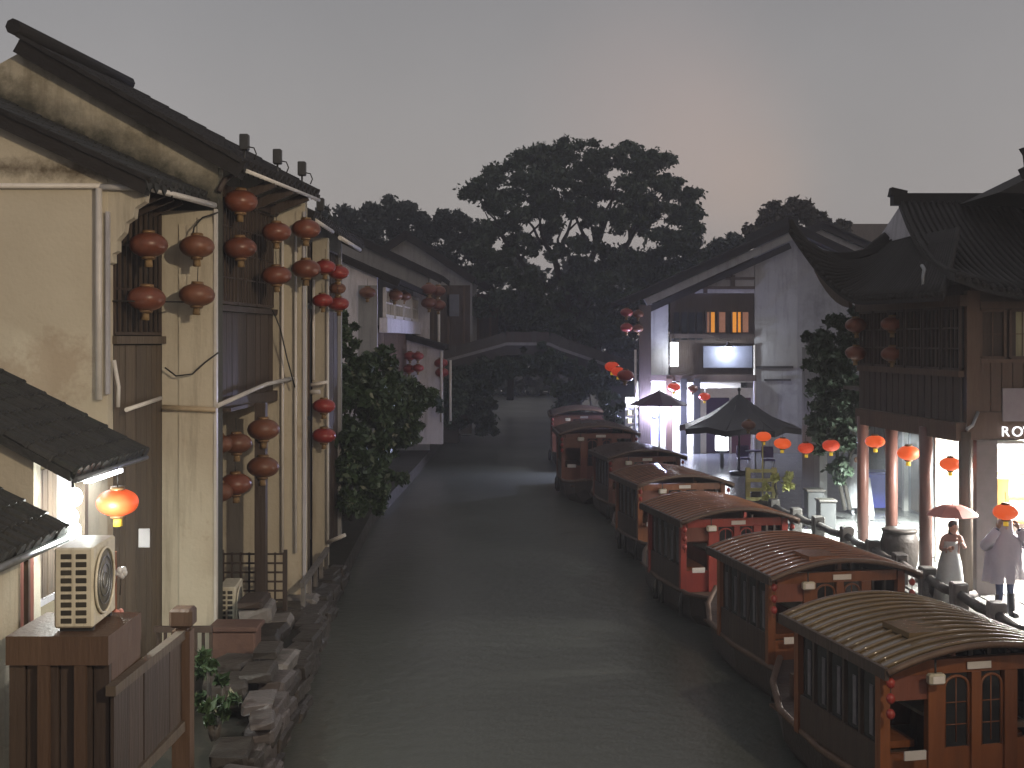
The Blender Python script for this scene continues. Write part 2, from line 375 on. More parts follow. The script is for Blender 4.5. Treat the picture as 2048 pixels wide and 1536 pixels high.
def streaks(m, col, amt=0.5, sx=2.6):
    """rain streaks running down a wall"""
    t = m.node_tree; L = t.links.new; bs = t.nodes['Principled BSDF']; src = bs.inputs['Base Color'].links[0].from_socket
    tc_ = t.nodes.new('ShaderNodeTexCoord'); mp_ = t.nodes.new('ShaderNodeMapping'); mp_.inputs['Scale'].default_value = (sx, sx, sx * .09); L(tc_.outputs['Object'], mp_.inputs[0])
    n_ = t.nodes.new('ShaderNodeTexNoise'); n_.inputs['Scale'].default_value = 1.6; n_.inputs['Detail'].default_value = 8; n_.inputs['Roughness'].default_value = .7; L(mp_.outputs[0], n_.inputs[0])
    mr_ = t.nodes.new('ShaderNodeMapRange'); mr_.inputs[1].default_value = .5; mr_.inputs[2].default_value = .74; mr_.inputs[4].default_value = amt; L(n_.outputs[0], mr_.inputs[0])
    mx = t.nodes.new('ShaderNodeMix'); mx.data_type = 'RGBA'; L(mr_.outputs[0], mx.inputs[0]); L(src, mx.inputs[6]); mx.inputs[7].default_value = (*col, 1); L(mx.outputs[2], bs.inputs['Base Color'])
for m_ in (plaster_warm, plaster_moss): streaks(m_, (.2, .165, .115), .6)
for m_ in (plaster_grey, plaster_pale, plaster_white): streaks(m_, (.12, .12, .12), .6)
streaks(wood_grey, (.03, .024, .02), .6, 5); streaks(ac_white, (.25, .2, .12), .5, 8)
# ------------------------------------------------------------------ water, banks, quays
def water_mat():
    m = bpy.data.materials.new('canal_water'); m.use_nodes = True; t = m.node_tree; b = t.nodes['Principled BSDF']; L = t.links.new
    b.inputs['Base Color'].default_value = (0.080, 0.086, 0.076, 1); b.inputs['Roughness'].default_value = 0.2; b.inputs['IOR'].default_value = 1.38
    tcn = t.nodes.new('ShaderNodeTexCoord')
    n1 = t.nodes.new('ShaderNodeTexNoise'); n1.inputs['Scale'].default_value = 3.4; n1.inputs['Detail'].default_value = 5
    n2 = t.nodes.new('ShaderNodeTexNoise'); n2.inputs['Scale'].default_value = 14; n2.inputs['Detail'].default_value = 3
    n3 = t.nodes.new('ShaderNodeTexNoise'); n3.inputs['Scale'].default_value = 0.25; n3.inputs['Detail'].default_value = 4
    for n in (n1, n2, n3): L(tcn.outputs['Object'], n.inputs[0])
    mx = t.nodes.new('ShaderNodeMath'); mx.operation = 'MULTIPLY_ADD'; mx.inputs[1].default_value = 0.35
    L(n2.outputs[0], mx.inputs[0]); L(n1.outputs[0], mx.inputs[2])
    bp = t.nodes.new('ShaderNodeBump'); bp.inputs['Strength'].default_value = 0.16; bp.inputs['Distance'].default_value = 0.10
    L(mx.outputs[0], bp.inputs['Height']); L(bp.outputs[0], b.inputs['Normal'])
    mr_ = t.nodes.new('ShaderNodeMapRange'); mr_.inputs[3].default_value = 0.22; mr_.inputs[4].default_value = 0.42
    L(n3.outputs[0], mr_.inputs[0]); L(mr_.outputs[0], b.inputs['Roughness'])
    return m
MB().add([(-30, -40, 0), (30, -40, 0), (30, 130, 0), (-30, 130, 0)], [(0, 1, 2, 3)]).build('canal_water', water_mat(), kind='structure')

LZ, RZ = 0.45, 0.9          # left bank and right quay levels
LEDGE = [(-3.0, -40), (-3.0, 10), (-3.1, 15.7), (-3.75, 25), (-4.2, 36), (-3.9, 50), (-3.7, 67), (-3.7, 122)]
REDGE = [(7.6, -40), (7.6, 12), (7.45, 20), (7.25, 26), (6.85, 29), (6.1, 36), (5.3, 45), (4.9, 52), (4.9, 67), (4.6, 122)]
def bank(name, edge, far_x, z, mt):
    b = MB(); n = len(edge)
    vs = [(x, y, z) for x, y in edge] + [(far_x, y, z) for x, y in edge]
    fs = []
    for i in range(n - 1):
        f = (i, i + 1, n + i + 1, n + i)
        fs.append(f if far_x < 0 else f[::-1])
    b.add(vs, fs); return b.build(name, mt, kind='structure')
bank('left_bank', LEDGE, -62, LZ, earth)
bank('right_quay', REDGE, 62, RZ, paving)
MB().add([(-62, 121.9, 0.5), (62, 121.9, 0.5), (62, 205, 0.5), (-62, 205, 0.5)], [(0, 1, 2, 3)]).build('ground', earth, kind='structure')
def wall_strip(name, edge, z0, z1, mt, t):
    b = MB()
    for (x0, y0), (x1, y1) in zip(edge, edge[1:]):
        b.hex([(x0, y0, z0), (x0 + t, y0, z0), (x1 + t, y1, z0), (x1, y1, z0), (x0, y0, z1), (x0 + t, y0, z1), (x1 + t, y1, z1), (x1, y1, z1)])
    return fixn(b.build(name, mt, kind='structure'))
lw = wall_strip('left_quay_wall', LEDGE, -0.6, LZ - 0.02, stone_dark, -0.4)
rw = wall_strip('right_quay_wall', REDGE, -0.6, RZ - 0.02, stone_dark, 0.4)

def edge_x(edge, y):
    for (x0, y0), (x1, y1) in zip(edge, edge[1:]):
        if y0 <= y <= y1: return x0 + (x1 - x0) * (y - y0) / (y1 - y0)
    return edge[-1][0]

# stones of the left quay: rough blocks laid in courses
rs = random.Random(3)
protos = []
for k in range(5):
    b = MB(); w, h, t = 0.5, 0.24, 0.34
    ring = []
    b.bbox(-t / 2, t / 2, -w / 2, w / 2, -h / 2, h / 2, 0.03)
    b.v = [(x + rs.uniform(-.02, .02), y + rs.uniform(-.025, .025), z + rs.uniform(-.02, .02)) for x, y, z in b.v]
    protos.append(b)
def block(parent, loc, scale, rz, mt, name='block'):
    b = protos[rs.randrange(5)]
    q = MB(); q.v = [(x * scale[0], y * scale[1], z * scale[2]) for x, y, z in b.v]; q.f = b.f; q.sm = b.sm
    o = q.build(name, mt, None); o.parent = parent; o.location = Vector(loc) - wloc(parent); o.rotation_euler = (rs.uniform(-.04, .04), rs.uniform(-.04, .04), rz)
    return o
for row in range(3):
    y = 13.0 + 0.2 * row
    while y < 27:
        w = rs.uniform(0.75, 1.5)
        x = edge_x(LEDGE, y)
        block(lw, (x - 0.10 + rs.uniform(-.07, .07), y, 0.06 + row * 0.2 + rs.uniform(-.03, .03)), (1.1 + rs.uniform(-.15, .25), w, rs.uniform(.75, 1.0)), math.atan2(0.07, 1) * -1, (stone_pale if rs.random() < .6 else stone_dark) if y < 16.9 else stone_dark)
        y += 0.5 * w + 0.03
# landing steps below the firewall pillar
st = empty('stone_landing_steps', (-3.6, 16.3, 0), 'stack of pale worn stone slabs at the water edge below the pillar', 'steps')
for k, (x, y, z, sx, sy, sz, rz, mt) in enumerate([(-3.2, 15.4, .62, 1.1, 1.6, .7, .05, stone_pale), (-3.3, 16.4, .62, 1.1, 1.5, .7, -.04, stone_pale), (-3.35, 15.9, .80, 1.1, 1.6, .6, .1, stone_pale),
        (-3.4, 17.3, .66, 1.1, 1.5, .9, -.08, stone_pale), (-3.6, 17.0, .9, 1.3, 1.6, .6, .06, stone_dark), (-3.55, 18.2, .7, 1.3, 1.6, 1.0, -.1, stone), (-3.65, 18.0, .95, 1.1, 1.5, .5, .05, stone_dark),
        (-3.95, 16.6, .75, 1.7, 1.6, 1.5, .2, stone_dark), (-4.1, 17.6, .75, 1.7, 1.6, 1.5, -.2, stone_dark), (-3.4, 14.6, .58, 1.3, 1.5, .7, .1, stone_dark), (-3.15, 15.1, .82, .9, 1.2, .4, .2, stone_pale)]):
    block(st, (x, y, z), (sx, sy, sz), rz, mt, 'slab')

# ------------------------------------------------------------------ house building blocks
def rib_mesh(A, B, r=0.075, seg=10, half=True):
    """one row of cover tiles from the ridge A down to the eave B, each tile lapping the next, with a round end tile"""
    A = Vector(A); B = Vector(B); d = (B - A); L_ = d.length; d.normalize()
    up = Vector((0, 0, 1)); sd_ = d.cross(up).normalized(); u = sd_.cross(d).normalized()
    if u.z < 0: u = -u
    b = MB(); rings = []
    for k in range(seg):
        for (t, rr) in ((k / seg, r * 0.86), ((k + 0.98) / seg, r * 1.1)):
            p = A + d * L_ * t
            rings.append([p + sd_ * math.cos(q) * rr + u * (math.sin(q) * rr + 0.005) for q in (0, math.pi * .25, math.pi * .5, math.pi * .75, math.pi)])
    n = 5; vs = [p for r_ in rings for p in r_]; fs = []
    for i in range(len(rings) - 1):
        for k in range(n - 1): fs.append((i * n + k, i * n + k + 1, (i + 1) * n + k + 1, (i + 1) * n + k))
    b.add(vs, fs, False)
    c = B + u * 0.0
    disc = [c + sd_ * math.cos(2 * math.pi * k / 8) * r * 1.25 + u * math.sin(2 * math.pi * k / 8) * r * 1.25 for k in range(8)]
    b.prism(disc, d * 0.03)
    return b

def slope(parent, E0, E1, Rr0, pitch=0.24, thick=0.1, mt=tile_dark, seg=10, rib=0.075, name='roof', drip=True):
    """a tiled slope: eave E0->E1, ridge starts at Rr0 (parallelogram)"""
    E0, E1, R0 = Vector(E0), Vector(E1), Vector(Rr0); R1 = R0 + (E1 - E0)
    b = MB(); t = Vector((0, 0, -thick))
    b.hex([E0 + t, E1 + t, R1 + t, R0 + t, E0, E1, R1, R0])
    rf = fixn(b.build(name, mt, parent))
    Ln = (E1 - E0).length; n = max(2, int(Ln / pitch)); proto = None; dproto = None
    for k in range(n):
        f = (k + 0.5) / n
        if proto is None:
            proto = rib_mesh(R0 + (E1 - E0) * f, E0 + (E1 - E0) * f, rib, seg).build('tile_row', mt, rf)
            first = (E1 - E0) * f
        else:
            inst(proto, rf, (E1 - E0) * f - first, name='tile_row')
    if drip:   # pointed drip tiles between the rows
        ax = (E1 - E0).normalized(); w = Ln / n
        for k in range(n + 1):
            f = min(max(k / n, 0.01), .99)
            c = E0 + (E1 - E0) * f + Vector((0, 0, -thick * .2))
            if dproto is None:
                od = (E0 - R0); od.z = 0; od -= ax * od.dot(ax); od.normalize()
                q = MB().prism([c - ax * w * .36, c + ax * w * .36, c + ax * w * .22 + Vector((0, 0, -.09)), c + Vector((0, 0, -.15)), c - ax * w * .22 + Vector((0, 0, -.09))], od * 0.025)
                dproto = fixn(q.build('drip_tile', mt, rf)); dfirst = (E1 - E0) * f
            else: inst(dproto, rf, (E1 - E0) * f - dfirst, name='drip_tile')
    return rf

def plan_wall(b, x0, y0, x1, y1, z0, z1, t):
    """vertical wall on the plan line, thickness t to its left"""
    d = Vector((x1 - x0, y1 - y0, 0)).normalized(); n = Vector((-d.y, d.x, 0)) * t
    p = [Vector((x0, y0, 0)), Vector((x1, y1, 0))]
    P = [p[0], p[1], p[1] + n, p[0] + n]
    return b.hex([q + Vector((0, 0, z0)) for q in P] + [q + Vector((0, 0, z1)) for q in P])

def gable(parent, y, t, xe, ze, xr, zr, xb, base, mt, chitou=None, name='gable_wall', sgn=-1):
    """gable wall across the plan (faces the camera): canal edge xe at eave height ze, ridge xr/zr, back xb"""
    m_ = (zr - ze) / (xr - xe)
    zb = zr - abs(m_) * abs(xb - xr)
    xw = chitou if chitou is not None else xe
    zw = ze + m_ * (xw - xe)
    poly = [(xw, y, base), (xw, y, zw - .12), (xr, y, zr - .12), (xb, y, zb - .12), (xb, y, base)]
    o = MB().prism(poly, (0, t, 0)).build(name, mt, parent)
    return fixn(o)

def verge(parent, y, xe, ze, xr, zr, mt=tile_dark, h=0.26, w=0.34, plaster=None):
    a = Vector((xe, y, ze)); c = Vector((xr, y, zr))
    d = (c - a).normalized()
    # a row of verge tiles laid along the slope
    Ln = (c - a).length; n = int(Ln / 0.22); pr = None
    for k in range(n):
        p = a + d * (k + .5) * Ln / n
        if pr is None:
            pr = MB().bar(p - d * .125, p + d * .105, w, 0.07, (0, 0, 1)).build('verge_tile', mt, parent); p0 = p
            pr.rotation_euler = (0, 0, 0)
        else: inst(pr, parent, p - p0 + Vector((0, 0, random.uniform(-.008, .008))), name='verge_tile')
    b = MB().bar(a + Vector((0, 0, -h * .5)), c + Vector((0, 0, -h * .5)), w * .8, h * .9, (0, 0, 1))
    b.build('verge_board', roof_under, parent)

def planks(parent, x0, y0, x1, y1, z0, z1, n, mt, t=0.035, name='plank'):
    d = Vector((x1 - x0, y1 - y0, 0)); L_ = d.length; d.normalize()
    for k in range(n):
        a = L_ * k / n + .006; c = L_ * (k + 1) / n - .006; o_ = random.uniform(0, .012)
        nn = Vector((d.y, -d.x, 0)) * o_
        b = MB(); plan_wall(b, x0 + d.x * a + nn.x, y0 + d.y * a + nn.y, x0 + d.x * c + nn.x, y0 + d.y * c + nn.y, z0, z1, t)
        fixn(b.build(name, mt, parent))

def lattice(parent, x0, y0, x1, y1, z0, z1, nv, nh, mt, back=None, r=0.016, frame=0.05, name='window'):
    """window: frame with upright bars and cross bars in front of a dark pane"""
    w = empty(name, (x0, y0, z0)); w.location = Vector((x0, y0, z0)) - wloc(parent); w.parent = parent
    P = lambda f, z: Vector((x0 + (x1 - x0) * f, y0 + (y1 - y0) * f, z))
    if back is not None:
        d = Vector((x1 - x0, y1 - y0, 0)).normalized(); nn = Vector((-d.y, d.x, 0)) * .05
        b = MB(); plan_wall(b, x0 + nn.x, y0 + nn.y, x1 + nn.x, y1 + nn.y, z0, z1, 0.03); fixn(b.build('pane', back, w))
    fr = MB()
    fr.bar(P(0, z0), P(0, z1), frame, frame, (0, 1, 0)); fr.bar(P(1, z0), P(1, z1), frame, frame, (0, 1, 0))
    fr.bar(P(0, z0), P(1, z0), frame, frame); fr.bar(P(0, z1), P(1, z1), frame, frame)
    fr.build('frame', mt, w)
    for k in range(1, nv):
        MB().bar(P(k / nv, z0), P(k / nv, z1), r * 2, r * 2, (0, 1, 0)).build('bar', mt, w)
    for k in range(1, nh):
        z = z0 + (z1 - z0) * k / nh
        MB().bar(P(0, z), P(1, z), r * 1.6, r * 1.6).build('bar', mt, w)
    return w

def pipe(parent, pts, r=0.035, mt=pipe_white, name='pipe'):
    return MB().tube(pts, r, 8).build(name, mt, parent)

# ------------------------------------------------------------------ left bank, house A (lower, near) with its carved eave bracket
plaster_gable = mat('plaster_gable', (0.54, 0.49, 0.39), 0.85, (0.49, 0.44, 0.345), 1.6, 0.5, 0.25, 14, stain=(0.42, 0.35, 0.265), stscale=0.3, stlo=0.50, sthi=0.56)
moss_line(plaster_gable, .06, 1.0, -7.62, -.02, .2, (.10, .075, .045), .3, 3.0, True)
hA = empty('canal_house', (-6, 17.8, LZ), 'cream plastered house at left with stained gable and barred upstairs window', 'house')
gA = gable(hA, 17.8, 0.25, -5.45, 7.98, -9.2, 9.72, -13, LZ, plaster_gable, chitou=-6.0)
# stepped corbel under the eave at the corner of the gable
prof = [(-6.0, 6.72), (-5.93, 6.75), (-5.93, 6.88), (-5.86, 6.92), (-5.86, 7.08), (-5.76, 7.2), (-5.74, 7.34), (-5.62, 7.42), (-5.60, 7.56), (-5.45, 7.66), (-5.42, 7.86), (-6.0, 8.18)]
MB().prism([(x, 17.81, z) for x, z in prof], (0, 0.2, 0)).build('corbel', plaster_warm, hA)
slope(hA, (-5.35, 17.6, 7.95), (-5.0, 19.66, 7.95), (-9.15, 17.6, 9.70), mt=tile_moss)
verge(hA, 17.7, -5.35, 7.97, -9.2, 9.75)
MB().box(-9.6, -9.1, 17.55, 19.66, 9.62, 9.9).build('ridge', tile_dark, hA)
planks(hA, -6.0, 18.06, -5.75, 19.68, 0.5, 5.52, 9, wood_grey)
b = MB(); b.bar((-6.0, 18.02, 5.6), (-5.73, 19.68, 5.6), .14, .12); b.build('sill', wood_grey, hA)
lattice(hA, -6.0, 18.1, -5.76, 19.66, 5.7, 7.75, 9, 3, wood_dark, back=dark_room, r=.02)
MB().bar((-5.97, 18.02, 7.85), (-5.73, 19.68, 7.85), .12, .2).build('beam', wood_dark, hA)
for k in range(3):   # short eave brackets
    y = 18.4 + .5 * k
    MB().bar((-5.9, y, 7.62), (-5.35, y, 7.86), .08, .14).build('bracket', wood_dark, hA)
pipe(hA, [(-11, 17.74, 7.88), (-6.08, 17.74, 7.88)], .04)
pipe(hA, [(-6.08, 17.74, 7.86), (-5.42, 17.74, 7.86), (-4.86, 19.6, 7.80)], .05, name='gutter')
pipe(hA, [(-6.10, 17.72, 7.84), (-6.10, 17.72, 4.72)], .05, name='downpipe')
MB().box(-6.005, -5.955, 17.73, 17.80, 4.8, 7.5).build('corner_strip', plaster_pale, hA)
pipe(hA, [(-5.92, 17.85, 5.3), (-5.86, 17.88, 4.9), (-5.87, 17.88, 4.6)], .03, name='hose')
pipe(hA, [(-5.8, 18.05, 4.55), (-5.68, 19.4, 4.66)], .035, name='conduit')

# ------------------------------------------------------------------ house B: tall gable, firewall pillars at both ends, open ground floor
hB = empty('canal_house', (-5, 19.7, LZ), 'tall house at left with mossy gable and plaster pillar reaching to the water', 'house')
SB = (10.48 - 8.47) / (-8.02 + 4.38)
moss_line(plaster_moss, .46, 1.0, -7.36, .22, .75, (.03, .032, .025), .42, 2.2)
gB = gable(hB, 19.72, 0.32, -4.38, 8.47, -8.02, 10.48, -13, LZ, plaster_moss, chitou=-4.83)
# lower part of the pillar is cleaner plaster, a skin in front of the gable
MB().box(-5.735, -4.835, 19.66, 19.72, 0.42, 7.72).build('pillar', plaster_warm, hB)
MB().box(-5.45, -4.84, 19.63, 19.66, 0.42, 7.5).build('pillar_face', plaster_warm, hB)
MB().box(-4.87, -4.825, 19.60, 19.70, 0.42, 7.74).build('corner_strip', pipe_white, hB)
slope(hB, (-4.38, 19.5, 8.47), (-3.80, 23.55, 8.47), (-8.02, 19.5, 10.48))
verge(hB, 19.6, -4.38, 8.50, -8.02, 10.54, h=.3, w=.42)
MB().tube([(-8.05, 19.35, 10.66), (-7.5, 23.5, 10.62)], .13, 8).build('ridge', tile_dark, hB)
gable(hB, 23.4, 0.28, -3.86, 8.47, -7.5, 10.48, -12.5, 0.3, plaster_warm, chitou=-4.04, name='firewall')
# upstairs wooden front
planks(hB, -4.95, 20.04, -4.66, 23.36, 4.62, 6.08, 12, wood_dark)
MB().bar((-4.97, 20.04, 4.52), (-4.66, 23.36, 4.52), .2, .2).build('beam', wood_dark, hB)
MB().bar((-4.95, 20.04, 6.14), (-4.64, 23.36, 6.14), .16, .1).build('sill', wood_dark, hB)
for k in range(3):
    f0, f1 = k / 3 + .01, (k + 1) / 3 - .01
    lattice(hB, -4.95 + .3 * f0, 20.06 + 3.28 * f0, -4.95 + .3 * f1, 20.06 + 3.28 * f1, 6.24, 8.0, 7, 4, wood_dark, back=dark_room, r=.016)
MB().bar((-4.93, 20.04, 8.12), (-4.62, 23.36, 8.12), .14, .22).build('beam', wood_dark, hB)
# curved brace seen under the eave at the pillar
MB().tube([(-4.80, 19.62, 8.02), (-4.72, 19.7, 8.22), (-4.6, 19.8, 8.32), (-4.45, 19.9, 8.34)], .05, 8).build('brace', wood_dark, hB)
for y in (20.9, 21.9, 22.9): MB().bar((-4.85 + .08 * (y - 20), y, 8.05), (-4.25 + .12 * (y - 20), y, 8.34), .09, .16).build('bracket', wood_dark, hB)
pipe(hB, [(-4.33, 19.6, 8.36), (-3.78, 23.5, 8.34)], .035, name='gutter')
# ground floor: back wall, floor and post
MB().box(-7.1, -7.0, 20.06, 23.38, LZ, 4.5).build('back_wall', wood_mid, hB)
MB().box(-7.0, -4.7, 20.06, 23.38, 4.40, 4.46).build('ceiling', wood_dark, hB)
MB().bar((-4.60, 22.0, .4), (-4.60, 22.0, 4.45), .2, .2, (0, 1, 0)).build('post', wood_dark, hB)
pipe(hB, [(-4.82, 19.58, 4.52), (-4.62, 21.6, 4.72), (-4.55, 22.2, 4.78), (-4.25, 23.3, 4.86)], .04, name='conduit')
pipe(hB, [(-5.7, 19.56, 4.50), (-4.83, 19.56, 4.46)], .045, mt=mat('pipe_tan', (0.34, 0.26, 0.16), .6, (0.4, .32, .22), 5), name='conduit')
for xp in (565, 591): # pipes on the far firewall of B
    a = W(xp, 470, 23.3); c = W(xp, 1105, 23.3); pipe(hB, [a, c], .028, name='downpipe')
MB().box(-4.07, -4.02, 23.34, 23.42, .5, 8.1).build('corner_strip', plaster_pale, hB)

# ------------------------------------------------------------------ house C: further along, dark front with white pipes
hC = empty('canal_house', (-4.5, 24.2, LZ), 'dark timber house front with white drainpipes past the tall gable', 'house')
gable(hC, 24.0, 0.2, -3.98, 8.1, -7.6, 10.0, -12, LZ, plaster_warm, chitou=-4.5)
slope(hC, (-3.98, 23.9, 8.1), (-3.9, 31.2, 8.1), (-7.6, 23.9, 10.0))
MB().box(-4.49, -4.15, 27.0, 27.25, 0.5, 7.9).build('pillar', plaster_warm, hC)
planks(hC, -4.56, 24.25, -4.55, 26.98, 3.9, 6.3, 9, wood_mid)
lattice(hC, -4.55, 24.3, -4.55, 26.9, 6.4, 7.8, 9, 3, wood_dark, back=dark_room)
planks(hC, -4.56, 24.25, -4.55, 26.98, .5, 3.8, 9, wood_grey)
planks(hC, -4.55, 27.27, -4.5, 30.98, .5, 6.3, 11, wood_dark)
lattice(hC, -4.55, 27.3, -4.5, 30.9, 6.4, 7.8, 11, 3, wood_dark, back=dark_room)
gable(hC, 31.0, 0.22, -3.9, 8.1, -7.5, 10.0, -12, LZ, plaster_grey, chitou=-4.42, name='firewall')
verge(hC, 31.2, -3.9, 8.1, -7.5, 10.0)
for (xp, y0, y1, d) in ((627, 560, 760, 26.9), (655, 560, 1085, 26.9), (611, 820, 1080, 24.0)):
    pipe(hC, [W(xp, y0, d), W(xp, y1, d)], .033, name='downpipe')
pipe(hC, [W(622, 770, 26.6), W(655, 764, 26.6)], .04, name='conduit')
pipe(hC, [W(620, 784, 26.2), W(640, 784, 26.2)], .05, name='pipe_end')
pipe(hC, [(-3.95, 24.1, 8.0), (-3.95, 26.4, 7.98)], .045, name='gutter'); pipe(hC, [(-3.9, 27.2, 7.92), (-3.88, 30.6, 7.9)], .05, name='gutter')
pipe(hC, [W(655, 1085, 26.9), W(690, 1070, 26.7)], .045, name='pipe_end')

# ------------------------------------------------------------------ D1 / D2: white-walled pair with bay windows; E lean-to with arch; F, G far roofs
hD = empty('canal_house', (-5, 44, LZ), 'pale walled house with white framed bay windows beyond the shrub', 'house')
gable(hD, 44, .25, -4.1, 7.75, -8.2, 9.55, -13, LZ, plaster_white, chitou=-4.95)
MB().box(-5.62, -4.94, 43.9, 44.0, 2.0, 7.6).build('corner_pillar', plaster_grey, hD)
slope(hD, (-4.1, 43.7, 7.75), (-3.9, 56, 7.75), (-8.2, 43.7, 9.55), pitch=.3, seg=6)
verge(hD, 43.75, -4.1, 7.78, -8.2, 9.6)
planks(hD, -4.95, 44.3, -4.55, 55.9, 1.2, 6.0, 14, wood_mid)
MB().bar((-4.75, 44.3, 6.15), (-4.4, 55.9, 6.15), .3, .55).build('sill_band', plaster_white, hD)
for k in range(4):
    f0, f1 = k / 4 + .02, (k + 1) / 4 - .02
    lattice(hD, -4.75 + .35 * f0, 44.4 + 11.5 * f0, -4.75 + .35 * f1, 44.4 + 11.5 * f1, 6.5, 7.5, 4, 2, pipe_white, back=glass_dark, r=.03, frame=.12)
hD2 = empty('canal_house', (-4, 56, LZ), 'tall narrow gabled house with light verge beyond the bay windows', 'house')
gable(hD2, 56, .25, -3.24, 8.5, -8.9, 11.2, -14, LZ, plaster_grey, chitou=-3.85)
slope(hD2, (-3.24, 55.7, 8.5), (-3.2, 61, 8.5), (-8.9, 55.7, 11.2), pitch=.32, seg=6)
verge(hD2, 55.75, -3.24, 8.55, -8.9, 11.25, h=.35)
MB().box(-4.6, -3.84, 55.9, 56.0, 5.2, 7.9).build('pillar', plaster_white, hD2)
pipe(hD2, [(-3.4, 55.8, 8.2), (-3.4, 55.8, 3.6)], .06, name='downpipe')
hE = empty('lean_to', (-4.6, 53, LZ), 'low white lean-to with dark arched doorway behind the shrub', 'lean-to')
arch = [(-6.3, 53, 1.0), (-3.05, 53, 1.0), (-3.05, 53, 5.25), (-6.3, 53, 6.1)]
fixn(MB().prism(arch, (0, .3, 0)).build('wall', plaster_white, hE))
ap = [(-5.15 + .42 * math.cos(t), 52.96, 4.4 + .65 * math.sin(t)) for t in [math.pi * k / 10 for k in range(11)]]
fixn(MB().prism([(-4.73, 52.96, 3.2)] + ap + [(-5.57, 52.96, 3.2)], (0, .06, 0)).build('doorway', dark_room, hE))
slope(hE, (-2.95, 52.7, 5.32), (-2.95, 55.6, 5.32), (-6.3, 52.7, 6.25), pitch=.3, seg=6)
verge(hE, 52.75, -2.95, 5.34, -6.3, 6.3, h=.22)
pipe(hE, [(-3.1, 52.7, 5.1), (-3.1, 52.7, 2.0)], .06, name='downpipe'); pipe(hE, [(-2.75, 53.5, 4.7), (-2.75, 53.5, 2.0)], .06, name='downpipe')
hF = empty('canal_house', (-5, 66, LZ), 'distant grey gabled house with double roof before the trees', 'house')
gable(hF, 66, .25, -2.2, 9.0, -5.8, 11.45, -9.4, LZ, plaster_grey)
slope(hF, (-2.1, 65.6, 9.0), (-2.1, 72, 9.0), (-5.8, 65.6, 11.5), pitch=.34, seg=6)
slope(hF, (-9.5, 72, 9.0), (-9.5, 65.6, 9.0), (-5.8, 72, 11.5), pitch=.34, seg=6)
verge(hF, 65.7, -2.1, 9.05, -5.8, 11.55, h=.4, w=.5); verge(hF, 65.7, -9.5, 9.05, -5.8, 11.55, h=.4, w=.5)
MB().box(-6.2, -2.3, 65.8, 65.96, 1, 8.6).build('timber_front', wood_dark, hF)
MB().box(-3.55, -2.9, 65.7, 65.79, 6.9, 8.1).build('window', mat('pane_dusk', (.12, .13, .17), .3, (.08, .09, .12), 3), hF)
for k in range(5): MB().box(-6.1 + k * .85, -5.98 + k * .85, 65.7, 65.79, 1, 8.6).build('post', wood_mid, hF)
hG = empty('canal_house', (-2.6, 78, LZ), 'dark timber house behind the far bridge at left', 'house')
gable(hG, 78, .25, -1.9, 9.2, -6.2, 11.7, -10, LZ, plaster_grey, chitou=-2.3)
MB().box(-4.8, -.9, 78.6, 78.9, 2.5, 8.6).build('timber_front', wood_dark, hG)
for k in range(5): MB().box(-4.7 + k * .8, -4.55 + k * .8, 78.45, 78.6, 2.5, 8.6).build('post', wood_mid, hG)
slope(hG, (-.6, 77.5, 8.6), (-.6, 84, 8.6), (-6.2, 77.5, 11.7), pitch=.36, seg=6)
verge(hG, 77.6, -.6, 8.65, -6.2, 11.75, h=.4, w=.5)

# ------------------------------------------------------------------ near low houses at the left edge
hL1 = empty('low_house', (-5.6, 14.6, LZ), 'low house under the cream gable, lit doorway under its mossy tiled roof', 'house')
def tiled_low(parent, E0, E1, R0, mt, pitch=.2, nt_=11):
    """roof with every cover tile a piece of its own"""
    E0, E1, R0 = Vector(E0), Vector(E1), Vector(R0); R1 = R0 + E1 - E0
    t = Vector((0, 0, -.1)); rf = fixn(MB().hex([E0 + t, E1 + t, R1 + t, R0 + t, E0, E1, R1, R0]).build('roof', mt, parent))
    n = int((E1 - E0).length / pitch); d = (E0 - R0); ln = d.length; d.normalize(); pr = None
    for k in range(n):
        for j in range(nt_):
            a = R0 + (E1 - E0) * ((k + .5) / n) + d * ln * j / nt_; c = a + d * ln / nt_ * 1.12
            if pr is None:
                pr = rib_mesh(a, c, .072, 1).build('roof_tile', mt, rf); a0 = a
            else:
                inst(pr, rf, a - a0 + Vector((random.uniform(-.01, .01), random.uniform(-.012, .012), random.uniform(0, .012))), name='roof_tile')
    return rf
tiled_low(hL1, (-4.9, 13.3, 4.13), (-4.9, 15.95, 4.13), (-7.9, 13.3, 5.75), tile_moss)
gutter1 = pipe(hL1, [(-4.86, 13.35, 4.04), (-4.86, 15.95, 4.04)], .035, mt=metal_grey, name='gutter')
z_at = lambda x: 4.05 + (-4.9 - x) * 0.54
fixn(MB().prism([(-5.35, 13.42, LZ), (-5.35, 13.42, z_at(-5.35)), (-8, 13.42, z_at(-8)), (-8, 13.42, LZ)], (0, .2, 0)).build('gable_wall', plaster_warm, hL1))
MB().box(-5.5, -5.36, 15.0, 15.9, .5, 4.2).build('front_wall', plaster_warm, hL1)
planks(hL1, -5.42, 13.7, -5.42, 14.3, 2.6, 4.1, 4, wood_grey)
MB().box(-6.6, -6.5, 13.65, 15.9, .5, 4.4).build('back_wall', shop_wall, hL1)
MB().box(-6.5, -5.38, 13.65, 15.0, 2.55, 2.62).build('ledge', plaster_pale, hL1)
MB().bar((-5.38, 14.35, 2.5), (-5.38, 14.35, 4.15), .16, .16, (0, 1, 0)).build('post', plaster_pale, hL1)
MB().bar((-5.36, 14.95, .6), (-5.36, 14.95, 4.15), .12, .12, (0, 1, 0)).build('post', wood_grey, hL1)
hL2 = empty('low_house', (-5.6, 12.4, LZ), 'low mossy roofed shed at the left edge above the air conditioner', 'shed')
